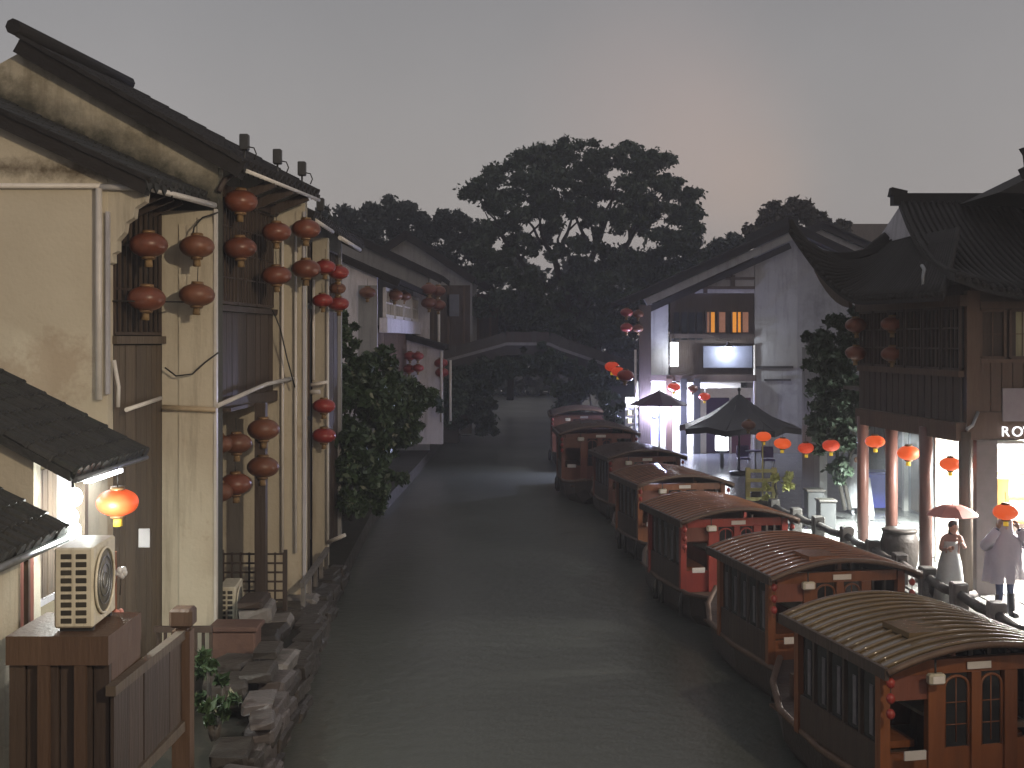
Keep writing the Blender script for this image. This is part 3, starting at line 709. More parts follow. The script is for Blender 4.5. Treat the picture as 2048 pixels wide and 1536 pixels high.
tiled_low(hL2, (-4.95, 11.0, 3.52), (-4.95, 13.3, 3.52), (-7.2, 11.0, 4.74), tile_moss, nt_=9)
pipe(hL2, [(-4.9, 11.0, 3.42), (-4.9, 13.2, 3.42)], .045, mt=metal_grey, name='gutter')
MB().box(-5.4, -5.12, 10.9, 12.5, .4, 3.45).build('front_wall', plaster_warm, hL2)
MB().box(-5.5, -5.3, 12.52, 13.3, .4, 3.4).build('inner_wall', wood_red, hL2)
MB().bar((-5.1, 12.62, 2.3), (-5.1, 12.62, 3.4), .05, .05, (0, 1, 0)).build('post', wood_mid, hL2)
# ------------------------------------------------------------------ right bank: R1 jettied house with upturned eave
hR = empty('jettied_house', (8, 24, RZ), 'dark timber house overhanging the quay on round columns, with upswept eave corner', 'house')
F0, F1 = Vector((7.75, 26.6, 0)), Vector((8.25, 21.9, 0))      # canal front, far to near
JB, JT = 3.78, 6.35
fr_d = (F1 - F0).normalized()
def fp(f, z, off=0.0):
    n_ = Vector((fr_d.y, -fr_d.x, 0)); p = F0 + (F1 - F0) * f - n_ * off * -1
    return Vector((p.x, p.y, z))
nrm = Vector((-1, -0.106, 0)).normalized()
def fq(f, z, off=0.0):
    p = F0 + (F1 - F0) * f + nrm * off
    return Vector((p.x, p.y, z))
MB().bar(fq(0, JB + .14), fq(1, JB + .14), .3, .34).build('jetty_beam', wood_mid, hR)
# closed core behind the boards
b = MB(); b.hex([fq(0, JB, -.12), fq(1, JB, -.12), Vector((16, 21.98, JB)), Vector((16, 26.6, JB)), fq(0, JT + .3, -.12), fq(1, JT + .3, -.12), Vector((16, 21.98, JT + .3)), Vector((16, 26.6, JT + .3))])
fixn(b.build('upper_storey', wood_dark, hR))
n = 16
for k in range(n):      # apron boards below the windows
    a, c = fq(k / n + .004, 0, .03 + random.uniform(0, .01)), fq((k + 1) / n - .004, 0, .03 + random.uniform(0, .01))
    bb = MB(); plan_wall(bb, a.x, a.y, c.x, c.y, JB + .32, 4.92, -.03); fixn(bb.build('plank', wood_dark, hR))
MB().bar(fq(0, 4.98, .05), fq(1, 4.98, .05), .12, .12).build('sill', wood_mid, hR)
for k in range(6):
    a, c = fq(k / 6 + .012, 0, .05), fq((k + 1) / 6 - .012, 0, .05)
    lattice(hR, a.x, a.y, c.x, c.y, 5.06, 6.2, 4, 3, wood_dark, back=glass_dark, r=.02)
MB().bar(fq(-.02, 6.32, .04), fq(1.02, 6.32, .04), .16, .2).build('beam', wood_mid, hR)
# near end, facing the bridge
yn = 21.9
MB().box(8.28, 8.52, yn - .06, yn + .1, JB, 6.5).build('corner_post', wood_mid, hR)
MB().box(8.52, 16, yn - .02, yn + .06, JB + .02, JB + .5).build('fascia', wood_mid, hR)
for k, (x0, x1) in enumerate(((8.54, 8.98), (9.08, 9.52), (9.62, 10.1))):
    lattice(hR, x0, yn - .03, x1, yn - .03, 5.28, 6.14, 2, 2, wood_mid, back=curtain, r=.008, frame=.05)
for k in range(10):
    MB().box(8.53 + k * .2, 8.715 + k * .2, yn - .035, yn, JB + .52, 5.2).build('plank', wood_mid, hR)
MB().box(8.52, 12, yn - .08, yn - .02, 5.18, 5.25).build('sill', wood_mid, hR); MB().box(8.52, 12, yn - .08, yn - .02, 6.18, 6.3).build('lintel', wood_mid, hR)
MB().box(8.93, 10.2, yn - .07, yn - .035, 4.12, 4.72).build('notice_panel', mat('panel_lilac', (.32, .28, .30), .5, (.26, .22, .24), 4), hR)
MB().tube([(8.47, yn - .1, 4.3), (8.36, yn - .12, 4.05), (8.22, yn - .2, 3.98)], .03, 8).build('pipe', metal_grey, hR)
# columns on the quay
for k, (x, y) in enumerate(((7.72, 26.4), (7.97, 25.2), (8.0, 23.2), (8.3, 21.95))):
    col = MB().lathe([(.125, 0), (.125, 2.9)], (x, y, RZ + .12), 14).build('column', mat('column_wood', (.17, .085, .07), .35, (.12, .06, .05), 6, stretch=(1, 1, .15)) if k < 3 else wood_grey, hR)
    MB().lathe([(.2, 0), (.22, .06), (.17, .13)], (x, y, RZ), 14).build('stone_base', stone, col)
# roof: long slope facing the bridge, canal-side skirt curling up to the corner
def curve_roof(P0, P1, R0_, R1_, nu, nv, lift, sag=.25, name='roof', ribs=None, mt=tile_dark):
    G = []
    for i in range(nu + 1):
        u = i / nu; row = []
        E = P0.lerp(P1, u); T = R0_.lerp(R1_, u)
        for j in range(nv + 1):
            v = j / nv; p = E.lerp(T, v); p.z -= sag * 4 * v * (1 - v); l = lift(u) * (1 - v) ** 2.2; p = p + Vector((l[0], l[1], l[2])) if isinstance(l, Vector) else p + Vector((0, 0, l))
            row.append(p)
        G.append(row)
    rf = MB().grid(G, (0, 0, -.14)).build(name, mt, hR); fixn(rf)
    for i in range(0, nu):
        u = (i + .5) / nu
        pts = [G[i][j].lerp(G[i + 1][j], .5) + Vector((0, 0, .02)) for j in range(nv + 1)]
        MB().tube(pts, .05, 6).build('tile_row', mt, rf)
        MB().ball(pts[0] + Vector((0, 0, -.03)), .06, .06, .06, 8, 5).build('end_tile', mt, rf)
    return G
G1 = curve_roof(Vector((16, 21.0, 6.42)), Vector((7.75, 21.0, 6.42)), Vector((16, 27, 8.72)), Vector((8.7, 27, 8.72)), 56, 6, lambda u: 0.35 * max(0, (u - .8) / .2) ** 2, .28)
MB().bar((8.55, 27, 8.76), (16, 27, 8.76), .28, .26).build('ridge', tile_dark, hR)
MB().bar((8.5, 27, 8.93), (8.85, 27, 8.85), .22, .2).build('ridge_end', tile_dark, hR)
fixn(MB().prism([(8.72, 26.85, 8.66), (8.62, 25.7, 7.85), (8.62, 28.6, 7.85)], (.06, 0, 0)).build('gable_end', plaster_pale, hR))
tip = lambda u: Vector((-.55, .6, 1.75)) * max(0.0, (u - .55) / .45) ** 2.6
G2 = curve_roof(Vector((7.55, 21.0, 6.42)), Vector((7.05, 27.6, 6.5)), Vector((8.72, 23.4, 7.75)), Vector((8.62, 27.6, 7.8)), 42, 6, tip, .12)
# hip ridge sweeping to the tip
hp = [Vector((8.68, 27.6, 7.95)), Vector((8.2, 27.75, 7.55)), Vector((7.7, 27.95, 7.42)), Vector((7.2, 28.1, 7.55)), Vector((6.85, 28.2, 7.85)), Vector((6.62, 28.25, 8.25)), Vector((6.55, 28.25, 8.45))]
MB().tube(hp, [.18, .18, .19, .18, .15, .1, .04], 8).build('hip_ridge', tile_dark, hR)
G3 = curve_roof(Vector((7.0, 28.2, 7.3)), Vector((15, 29.6, 6.6)), Vector((8.65, 27.2, 7.9)), Vector((15, 27.1, 8.9)), 20, 4, lambda u: .5 * max(0, 1 - u * 5) ** 2, .1)
# curved soffit board of the swept corner
sof = [[Vector((7.35 - .35 * t, 26.2 + 1.6 * t, 6.3 + .15 * t + .75 * t * t + dz)) for dz in (0, .22)] for t in [k / 6 for k in range(7)]]
fixn(MB().grid(sof, (.08, 0, 0)).build('soffit_board', wood_dark, hR))
MB().tube([(7.72, 22.6, 7.0), (7.70, 22.4, 6.92), (7.66, 22.35, 6.8), (7.66, 22.35, 6.4)], .035, 8).build('drain_pipe', metal_grey, hR)
# taller wing to the right
hR4 = empty('roof_wing', (12, 22, RZ), 'taller dark tiled roof with ridge ornament at the right edge', 'building')
fixn(MB().prism([(9.9, 24.4, 8.6), (16, 24.4, 11.6), (16, 24.4, 8.3)], (0, 2.2, 0)).build('hip_wing', tile_dark, hR4))
MB().bar((10.35, 24.3, 8.97), (16, 24.3, 11.75), .3, .22).build('hip_ridge', tile_dark, hR4)
fixn(MB().prism([(10.42, 24.2, 9.0), (10.38, 24.2, 9.35), (10.30, 24.2, 9.48), (10.5, 24.2, 9.52), (10.62, 24.2, 9.35), (10.62, 24.2, 9.1)], (0, .2, 0)).build('ridge_ornament', tile_dark, hR4))
MB().box(10.5, 16, 25.4, 29, RZ, 6.2).build('wall', wood_dark, hR4)

# letters on the fascia, lit
def text(s, size, loc, rot, mt, parent, name='lettering', ext=.012):
    cu = bpy.data.curves.new(name, 'FONT'); cu.body = s; cu.size = size; cu.extrude = ext; cu.align_x = 'LEFT'
    cu.materials.append(mt)
    tmp = bpy.data.objects.new(name, cu); C.objects.link(tmp); bpy.context.view_layer.update()
    me = bpy.data.meshes.new_from_object(tmp.evaluated_get(bpy.context.evaluated_depsgraph_get())); bpy.data.objects.remove(tmp)
    o = bpy.data.objects.new(name, me); C.objects.link(o); o.parent = parent
    o.location = Vector(loc) - (wloc(parent) if parent else Vector()); o.rotation_euler = rot
    return o
for ch_, x_ in (('R', 8.885), ('O', 9.075), ('W', 9.285)): text(ch_, .26, (x_, yn - .1, 3.85), (R(90), 0, 0), letter_lit, hR, 'letter')

# shop under the jetty: bright room open to the quay at the near end, plain walls along the street
hS = empty('shop', (9.4, 22.6, RZ), 'blazing bright open shop at the right edge under the jettied house', 'shop')
MB().box(8.52, 8.9, 22.0, 22.2, RZ, JB - .02).build('pier', mat('pier_grey', (.2, .17, .165), .5, (.15, .13, .125), 4), hS)
MB().box(8.9, 14, 25.2, 25.3, RZ, JB - .02).build('back_wall', shop_wall, hS)
MB().box(8.9, 14, 22.1, 25.2, JB - .1, JB - .04).build('ceiling', shop_wall, hS)
MB().box(8.9, 14, 22.1, 25.2, RZ + .005, RZ + .02).build('floor', shop_wall, hS)
MB().box(9.0, 9.32, 22.5, 22.6, RZ + 1.0, RZ + 2.1).build('banner', shop_warm, hS)
for k in range(5):
    sh = MB().box(9.7, 11.6, 24.8, 25.15, RZ + .4 + .5 * k, RZ + .44 + .5 * k).build('shelf', wood_orange, hS)
for k in range(3):
    MB().box(9.2, 11.5, 22.7 + .9 * k, 22.78 + .9 * k, JB - .16, JB - .11).build('tube_lamp', led_white, hS)
def area(name, loc, rot, sx, sy, power, col, parent, spread=180):
    l = bpy.data.lights.new(name, 'AREA'); l.shape = 'RECTANGLE'; l.size = sx; l.size_y = sy; l.energy = power; l.color = col; l.spread = R(spread)
    o = bpy.data.objects.new(name, l); C.objects.link(o); o.parent = parent
    o.location = Vector(loc) - (wloc(parent) if parent else Vector()); o.rotation_euler = rot; return o
def point(name, loc, power, col, parent, r=.08):
    l = bpy.data.lights.new(name, 'POINT'); l.energy = power; l.color = col; l.shadow_soft_size = r
    o = bpy.data.objects.new(name, l); C.objects.link(o); o.parent = parent
    o.location = Vector(loc) - (wloc(parent) if parent else Vector()); return o
MB().box(9.0, 11, 22.25, 22.31, JB - .17, JB - .12).build('tube_lamp', led_white, hS)  # front tube and its area light are added to brighten the quay
area('quay_fill_light', (10.0, 22.28, JB - .19), (R(-35), R(25), 0), 2.0, .08, 1500, (1.0, .95, .88), hS, 135)
point('shop_light', (10.2, 23.4, JB - .9), 900, (1.0, .95, .88), hS, .8)
area('ceiling_light', (10.4, 23.5, JB - .18), (0, 0, 0), 2.6, 2.2, 700, (1.0, .95, .88), hS)
# shops across the street, seen between the columns
hT = empty('street_shop', (10.4, 27, RZ), 'pale shop front across the quay street behind the round columns', 'shop')
MB().box(10.9, 11.2, 25.4, 36, RZ, 4.6).build('wall', plaster_grey, hT)
for k, y in enumerate((26.0, 27.6, 29.4, 31.2, 33.0)):
    MB().box(10.78, 10.92, y, y + .18, RZ, 4.2).build('pilaster', shop_wall, hT)
    if k in (1, 3): MB().box(10.84, 10.895, y + .3, y + 1.4, RZ + .1, RZ + 2.4).build('door', wood_grey, hT)
MB().box(10.84, 10.89, 27.95, 28.5, RZ + .9, RZ + 2.6).build('light_panel', sign_white, hT)
MB().box(10.7, 10.9, 25.4, 36, 3.6, 3.75).build('lintel', wood_mid, hT)
MB().box(9.9, 10.9, 35.2, 35.4, RZ, 3.9).build('end_wall', plaster_grey, hT)
MB().box(9.0, 9.6, 27.9, 28.0, 3.5, 3.56).build('tube_lamp', led_white, hT)
MB().tube([(9.05, 27.95, 3.56), (9.05, 27.95, 4.4)], .012, 6).build('lamp_rod', metal_dark, hT); MB().tube([(9.55, 27.95, 3.56), (9.55, 27.95, 4.4)], .012, 6).build('lamp_rod', metal_dark, hT)
area('street_lamp_light', (9.3, 27.95, 3.47), (0, 0, 0), .6, .1, 2500, (.92, 1.0, .96), hT, 136)
fixn(MB().box(8.0, 16, 26.7, 29.0, 4.42, 4.5).build('canopy', wood_dark, hT))

# paving slabs of the quay street
rq = bpy.data.objects['right_quay']; pv = None
for i in range(7):
    y = 17.0 + .3 * (i % 2)
    while y < 34:
        x = edge_x(REDGE, y) + .35 + i * .52
        if x < 10.85 and not (8.85 < x and 21.8 < y < 25.6):
            if pv is None:
                q = MB().bbox(-.25, .25, -.44, .44, 0, .02, .008); pv = q.build('paving_slab', paving, rq)
                pv.location = (x, y, RZ + .004)
            else: inst(pv, rq, (x, y, RZ + .004 + random.uniform(0, .006)), (random.uniform(-.006, .006), random.uniform(-.006, .006), 0), name='paving_slab')
        y += .9
# stone railing along the quay edge
rail = empty('stone_railing', (7.4, 20, RZ), 'rough dark stone railing of posts and beams along the quay edge', 'railing')
py = [15.6, 17.2, 18.7, 20.2, 21.6, 23.0, 24.5, 26.2, 27.8, 29.2, 30.8, 32.4]
prev = None
for k, y in enumerate(py):
    x = edge_x(REDGE, y) + .08; q = MB().bbox(x - .13, x + .13, y - .13, y + .13, RZ, RZ + .62, .025)
    q.v = [(a + random.uniform(-.012, .012), c + random.uniform(-.012, .012), z) for a, c, z in q.v]
    q.build('post', stone_dark if k > 3 else stone, rail)
    if prev:
        m1 = Vector((prev[0], prev[1] + .12, RZ + .42)); m2 = Vector((x, y - .12, RZ + .42)); mid = (m1 + m2) / 2 - Vector((0, 0, .04))
        MB().tube([m1, mid, m2], .085, 7).build('beam', stone_dark, rail)
    prev = (x, y)

# ------------------------------------------------------------------ R2: gable-ended shop house by the far boats
h2 = empty('shop_house', (8, 50, RZ), 'gable ended shop house with lit amber upstairs window and bright ground floor', 'house')
fixn(MB().prism([(10.12, 50, RZ), (11.9, 50, RZ), (11.9, 50, 9.9), (11.45, 50, 10.1), (10.12, 50, 9.5)], (0, .3, 0)).build('gable_wall', plaster_grey, h2))
fixn(MB().prism([(11.9, 50, RZ), (16, 50, RZ), (16, 50, 8.1), (11.9, 50, 9.9)], (0, .3, 0)).build('gable_wall', plaster_grey, h2))
slope(h2, (4.8, 49.2, 7.3), (4.8, 58, 7.3), (11.5, 49.2, 10.32), pitch=.32, seg=8)
slope(h2, (16.5, 58, 8.0), (16.5, 49.2, 8.0), (11.5, 58, 10.32), pitch=.32, seg=8)
verge(h2, 49.3, 4.8, 7.35, 11.5, 10.38, h=.3, w=.5); verge(h2, 49.3, 16.5, 8.05, 11.5, 10.38, h=.3, w=.5)
MB().bar((5.5, 49.55, 7.15), (11.5, 49.55, 9.88), .4, .3).build('verge_band', plaster_grey, h2)
MB().bar((5.4, 49.7, 6.75), (11.5, 49.7, 9.5), .3, .25).build('verge_band', tile_dark, h2)
MB().box(11.3, 11.75, 49.2, 58, 10.3, 10.65).build('ridge', tile_dark, h2)
# timber front, upstairs
fixn(MB().prism([(6.6, 50.1, 4.0), (10.12, 50.1, 4.0), (10.12, 50.1, 9.0), (6.6, 50.1, 7.6)], (0, .15, 0)).build('timber_front', wood_dark, h2))
fixn(MB().prism([(7.6, 50.02, 7.55), (10.1, 50.02, 7.55), (10.1, 50.02, 8.95), (9.6, 50.02, 8.75)], (0, .07, 0)).build('plaster_panel', plaster_pale, h2))
for (x0, x1, z0, z1) in ((7.6, 10.1, 7.72, 7.84), (8.9, 10.1, 8.12, 8.22)): MB().box(x0, x1, 49.92, 50.01, z0, z1).build('tie_beam', wood_dark, h2)
for (x, z0, z1) in ((8.05, 7.55, 7.95), (9.2, 7.84, 8.3)): MB().box(x - .09, x + .09, 49.94, 50.0, z0, z1).build('strut', wood_dark, h2)
MB().box(5.75, 6.5, 49.9, 50.2, 3.95, 7.1).build('plaster_panel', plaster_grey, h2)
for k, (x0, x1, mt) in enumerate(((8.12, 8.22, pane_dim), (8.28, 8.44, pane_orange), (8.62, 8.88, pane_dim), (9.18, 9.34, pane_orange), (9.40, 9.52, pane_orange), (9.60, 9.84, pane_dim))):
    p_ = MB().box(x0, x1, 49.96, 50.06, 5.92, 6.76).build('window_pane', mt, h2)
    MB().box(x0 - .05, x0 - .005, 49.9, 50.08, 5.88, 6.8).build('stile', wood_dark, p_)
for k in range(4): 
    w_ = MB().box(6.75 + k * .32, 6.97 + k * .32, 49.98, 50.08, 5.6, 6.75).build('window_pane', glass_dark, h2)
MB().box(6.55, 10.1, 49.86, 50.1, 5.68, 5.86).build('sill', wood_dark, h2)
# posts to the quay
MB().box(5.25, 5.74, 49.5, 49.85, RZ, 7.05).build('corner_post', wood_dark, h2)
for (x, mt) in ((6.5, wood_mid), (7.1, metal_dark), (7.65, metal_dark)):
    MB().box(x - .13, x + .13, 49.55, 49.8, RZ, 7.0 if x < 6 else 4.0).build('post', mt, h2)
MB().box(5.2, 10.1, 49.6, 50.0, 3.9, 4.15).build('beam', wood_dark, h2)
pipe(h2, [(10.08, 49.9, 5.4), (10.08, 49.9, RZ)], .05, name='downpipe')
pipe(h2, [(5.1, 49.6, 5.2), (5.1, 49.6, RZ)], .05, name='downpipe')
# ground floor room, lit
MB().box(5.5, 10.1, 53.0, 53.1, RZ, 3.9).build('back_wall', shop_wall, h2)
MB().box(5.5, 10.1, 50.2, 53.0, 3.82, 3.88).build('ceiling', shop_wall, h2)
MB().box(7.72, 8.0, 49.9, 50.1, RZ, 3.6).build('door_frame', pipe_white, h2)
area('shop_ceiling_light', (7.4, 51.4, 3.78), (0, 0, 0), 3.5, 1.5, 1000, (.82, .86, 1.0), h2)
MB().box(8.05, 10.05, 49.96, 50.08, 3.2, 3.6).build('door_frame', pipe_white, h2)
for x in (8.0, 9.05, 9.95): MB().box(x, x + .09, 49.95, 50.1, RZ, 3.2).build('door_frame', pipe_white, h2)
MB().box(8.1, 9.05, 50.02, 50.06, RZ, 3.2).build('door_pane', mat('glass_plum', (.05, .03, .07), .1, (.07, .04, .09), 2), h2)
MB().box(9.14, 9.95, 50.02, 50.06, RZ, 3.2).build('door_pane', mat('glass_plum2', (.13, .04, .07), .1, (.1, .03, .06), 2), h2)
MB().box(5.7, 6.35, 50.3, 50.36, RZ + .5, RZ + 2.3).build('blue_screen', mat('screen_blue', (.2, .2, .5), .3, emit=(.35, .38, 1.0), estr=.7), h2)
MB().box(6.68, 6.98, 50.2, 50.3, RZ + .1, RZ + 2.2).build('glowing_panel', sign_white, h2)
MB().ball((5.95, 50.0, 2.55), .16, .12, .16).build('lamp_globe', led_blue, h2)
point('globe_light', (5.95, 49.3, 2.75), 2000, (.56, .60, 1.0), h2, .15)
# signs
sg = empty('shop_sign', (8.9, 49.9, 4.6), 'wide white lit signboard over the shop door', 'sign')
MB().box(7.95, 9.98, 49.84, 49.9, 4.45, 5.35).build('board', mat('board_blue', (.13, .14, .19), .5, (.10, .11, .15), 3), sg)
for k, x in enumerate((8.3, 8.55, 8.8, 9.05, 9.3, 9.5)): 
    MB().lathe([(.07, 0), (.07, .03)], (0, 0, 0), 10).build('character', letter_lit, sg).location = Vector((x, 49.82, 4.62)) - sg.location
    sg.children[-1].rotation_euler = (R(90), 0, 0)
ld = MB(); ld.tube([(8.9, 49.75, 5.4), (8.9, 49.5, 5.5), (8.9, 49.35, 5.42)], .03, 6); ld.build('lamp_arm', metal_dark, sg)
MB().lathe([(.03, .18), (.1, .12), (.17, 0)], (8.9, 49.35, 5.25), 12).build('lamp_shade', metal_dark, sg)
MB().ball((8.9, 49.35, 5.24), .17, .17, .12).build('bulb', led_white, sg)
point('sign_light', (8.9, 49.3, 5.12), 260, (.86, .92, 1.0), sg, .1)
sv = empty('hanging_sign', (6.65, 49.4, 4.3), 'narrow upright white lit sign on the dark shop front', 'sign')
MB().box(6.52, 6.82, 49.3, 49.42, 4.52, 5.5).build('light_box', led_white, sv)
MB().box(6.58, 6.76, 49.28, 49.44, 5.5, 5.6).build('cap', metal_dark, sv)
MB().box(6.64, 6.70, 49.34, 49.9, 5.6, 5.65).build('bracket', metal_dark, sv)
# small bits on the plaster side wall
MB().box(10.15, 11.7, 49.9, 49.99, 4.42, 4.52).build('tie_beam', metal_dark, h2); MB().box(10.5, 11.6, 49.92, 49.99, 3.9, 3.98).build('tie_beam', metal_dark, h2)

# R3: house behind, white gable peak; far lit building
h3 = empty('white_gable_house', (14, 62, RZ), 'pale gable peak rising behind the upswept eave', 'house')
gable(h3, 62, .3, 12.2, 10.0, 16.0, 11.6, 20.0, RZ, plaster_grey)
verge(h3, 61.9, 11.6, 9.8, 16.0, 11.7, h=.4, w=.5); verge(h3, 61.9, 20.4, 9.75, 16.0, 11.7, h=.4, w=.5)
slope(h3, (20.6, 70, 9.6), (20.6, 61.7, 9.6), (16, 70, 11.6), pitch=.36, seg=6)
slope(h3, (11.4, 61.7, 9.7), (11.4, 70, 9.7), (16, 61.7, 11.6), pitch=.36, seg=6)
h5 = empty('flat_roofed_block', (32, 110, 0), 'distant flat roofed block with lit yellow windows', 'building')
MB().box(29.5, 40, 110, 120, .5, 14.6).build('wall', plaster_grey, h5)
MB().box(29, 40.5, 109.5, 120.5, 14.6, 16.2).build('parapet', wood_grey, h5)
for k in range(5): MB().box(30.2 + k * 1.5, 31.5 + k * 1.5, 109.9, 110.0, 13.3, 14.4).build('window', mat('win_yellow', (.6, .55, .35), .5, emit=(1, .93, .6), estr=.7), h5)

# ------------------------------------------------------------------ far bridge
br = empty('stone_bridge', (0.5, 65, 0), 'flat topped stone bridge hung with greenery across the far canal', 'bridge')
deck = [(W(x, y, 65).x, W(x, y, 65).z) for x, y in ((800, 752), (890, 724), (1000, 694), (1012, 690), (1098, 690), (1120, 700), (1260, 748), (1330, 772))]
poly = [(x, 65, z) for x, z in deck] + [(x, 65, z - .55) for x, z in deck[::-1]]
fixn(MB().prism(poly, (0, 3.6, 0)).build('deck', stone_dark, br))
ed = [Vector((x, 64.9, z + .06)) for x, z in deck]
for a, c in zip(ed, ed[1:]): MB().bar(a, c, .25, .16).build('edge_stone', mat('edge_stone', (.27, .26, .26), .5, (.18, .175, .175), 3), br)
for (x, z) in [(deck[i][0] + (deck[i + 1][0] - deck[i][0]) * t, deck[i][1] + (deck[i + 1][1] - deck[i][1]) * t) for i in range(len(deck) - 1) for t in (.15, .65) if deck[i + 1][0] - deck[i][0] > 1]:
    MB().box(x - .12, x + .12, 65.0, 65.24, z + .05, z + .75).build('rail_post', stone_dark, br)
for (x0, z0), (x1, z1) in zip(deck, deck[1:]):
    MB().bar((x0, 65.12, z0 + .4), (x1, 65.12, z1 + .4), .14, .6).build('parapet_slab', wood_dark if abs(z1 - z0) < .1 else stone_dark, br)
MB().box(-9, -2.9, 65.1, 68.5, -.5, 3.9).build('abutment', stone_dark, br)
MB().box(5.0, 12, 65.1, 68.5, -.5, 3.2).build('abutment', stone_dark, br)

# ------------------------------------------------------------------ wooden tour boats
def make_boat(kind, first=False, seed=0):
    """origin on the water under the middle of the near roof edge; +y is the bow"""
    body, roofm = {'brown': (wood_orange, roof_board_brown), 'olive': (wood_orange, roof_board_olive), 'red': (mat('boat_red', (.30, .05, .035), .35, (.2, .035, .028), 6, stretch=(1, 1, .15)), roof_board_brown),
                   'dark': (wood_red, roof_board_dark)}[kind]
    t = empty('tour_boat'); rb = random.Random(seed)
    # hull
    rings = []
    for (y, w, zb, zt) in ((-1.55, .55, .25, .72), (-1.2, .85, .02, .62), (-.3, 1.08, -.22, .54), (1.5, 1.12, -.25, .52), (2.9, 1.0, -.2, .56), (3.8, .7, .0, .68), (4.35, .34, .3, .86)):
        rings.append([(-w, y, zt), (-w * .96, y, (zt + zb) / 2), (-w * .7, y, zb), (w * .7, y, zb), (w * .96, y, (zt + zb) / 2), (w, y, zt)])
    hu = fixn(MB().loft(rings, smooth=False).build('hull', hull_dark, t))
    for s in (-1, 1):
        MB().tube([(s * w, y, z) for y, w, z in ((-1.55, .56, .76), (-1.2, .87, .66), (-.3, 1.1, .58), (1.5, 1.14, .56), (2.9, 1.02, .6), (3.8, .72, .72), (4.35, .36, .9))], .05, 6).build('gunwale', wood_mid, hu)
    dk = MB().box(-.95, .95, -1.2, 3.4, .50, .54).build('deck', wood_mid, t)
    # cabin
    z0, z1, L_, wd_ = .55, 1.98, 2.2, 1.08
    for s in (-1, 1):
        for y in (0.02, L_ - .1): MB().box(s * wd_ - .06, s * wd_ + .06, y, y + .12, z0, z1).build('corner_post', body, t)
        MB().box(s * wd_ - .03, s * wd_ + .03, .14, L_ - .1, z0, z0 + .5).build('side_panel', wood_dark, t)  # cabin sides in dark wood: their shade is put into the colour
        MB().box(s * wd_ - .035, s * wd_ + .035, .14, L_ - .1, z1 - .16, z1).build('side_beam', wood_dark, t)
        nwin = 5
        for k in range(nwin):
            y = .14 + (L_ - .24) * k / nwin; y2 = .14 + (L_ - .24) * (k + 1) / nwin
            w_ = MB().box(s * wd_ - .008, s * wd_ + .008, y + .05, y2 - .05, z0 + .5, z1 - .16).build('side_window', glass_dark, t)
            fr = MB(); fr.box(s * wd_ - .03, s * wd_ + .03, y, y + .05, z0 + .5, z1 - .16); fr.build('window_frame', wood_dark, w_)
            MB().box(s * wd_ + s * .012 - .008, s * wd_ + s * .012 + .008, y + .12, y + .20, z0 + .56, z1 - .3).build('curtain', mat('boat_curtain', (.14, .13, .14), .7, (.09, .08, .09), 8), w_)
    # near end: opening, panelled doors, opening with rail
    MB().box(-1.0, 1.0, .02, .1, z1 - .14, z1 + .02).build('head_beam', body, t)
    MB().box(-1.02, -.56, .03, .09, z0, z0 + .42).build('door', body, t)
    sc_ = MB().box(-1.02, -.56, .035, .085, z1 - .42, z1 - .14).build('transom', wood_red, t)
    for (x0, x1) in ((-.56, -.36), (-.02, .1), (.40, .56)): MB().box(x0, x1, .0, .1, z0, z1 - .14).build('stile', body, t)
    for (x0, x1) in ((-.36, -.02), (.1, .40)):
        d_ = MB().box(x0, x1, .04, .08, z0, z0 + .45).build('door_panel', body, t)
        MB().box(x0 + .03, x1 - .03, .05, .06, z0 + .45, z1 - .14).build('door_pane', glass_dark, d_)
        cx, rw_ = (x0 + x1) / 2, (x1 - x0) / 2 - .02
        ap_ = [(cx + rw_ * math.cos(q), .04, z1 - .3 + .12 * math.sin(q)) for q in [math.pi * k / 8 for k in range(9)]]
        MB().tube([(cx + rw_, .04, z0 + .45)] + ap_ + [(cx - rw_, .04, z0 + .45)], .018, 6).build('arched_frame', body, d_)
        MB().tube([(cx, .045, z0 + .5), (cx, .045, z1 - .2)], .008, 5).build('lattice_bar', body, d_)
        for zz in (z0 + .7, z0 + .95): MB().tube([(x0 + .03, .045, zz), (x1 - .03, .045, zz)], .008, 5).build('lattice_bar', body, d_)
    MB().box(.56, 1.02, .03, .09, z0, z0 + .5).build('side_door', body, t)
    MB().box(.56, 1.02, .02, .1, z0 + .62, z0 + .68).build('hand_rail', wood_mid, t)
    MB().box(.56, 1.02, .035, .085, z1 - .42, z1 - .14).build('transom', body, t)
    MB().box(-1.0, 1.0, L_ - .05, L_, z0, z1).build('bow_bulkhead', wood_red, t)
    # seats and table inside
    bs = MB().box(-.9, -.5, .4, 1.95, .9, .98).build('bench', wood_orange, t); MB().box(-.86, -.54, .45, 1.9, .54, .9).build('bench_base', wood_mid, bs)
    bs = MB().box(.5, .9, .4, 1.95, .9, .98).build('bench', wood_orange, t); MB().box(.54, .86, .45, 1.9, .54, .9).build('bench_base', wood_mid, bs)
    tb = MB().box(-.28, .28, .6, 1.7, 1.18, 1.22).build('table', mat('table_top', (.45, .42, .34), .4, (.4, .36, .3), 5), t); MB().box(-.05, .05, 1.1, 1.25, .54, 1.18).build('table_leg', wood_mid, tb)
    # barrel roof with battens
    ze, cr, hw = 2.0, .25, 1.24
    def rp(x, off=0.0):
        q = x / hw; return ze + cr * (1 - abs(q) ** 2.0) + off
    ya, yb = -.28, L_ + .2
    G = [[(hw * (j / 8 - 1) if True else 0, ya + (yb - ya) * i / 4, rp(hw * (j / 8 - 1))) for j in range(17)] for i in range(5)]
    rf = fixn(MB().grid(G, (0, 0, -.05)).build('roof', roofm, t))
    nb = 13
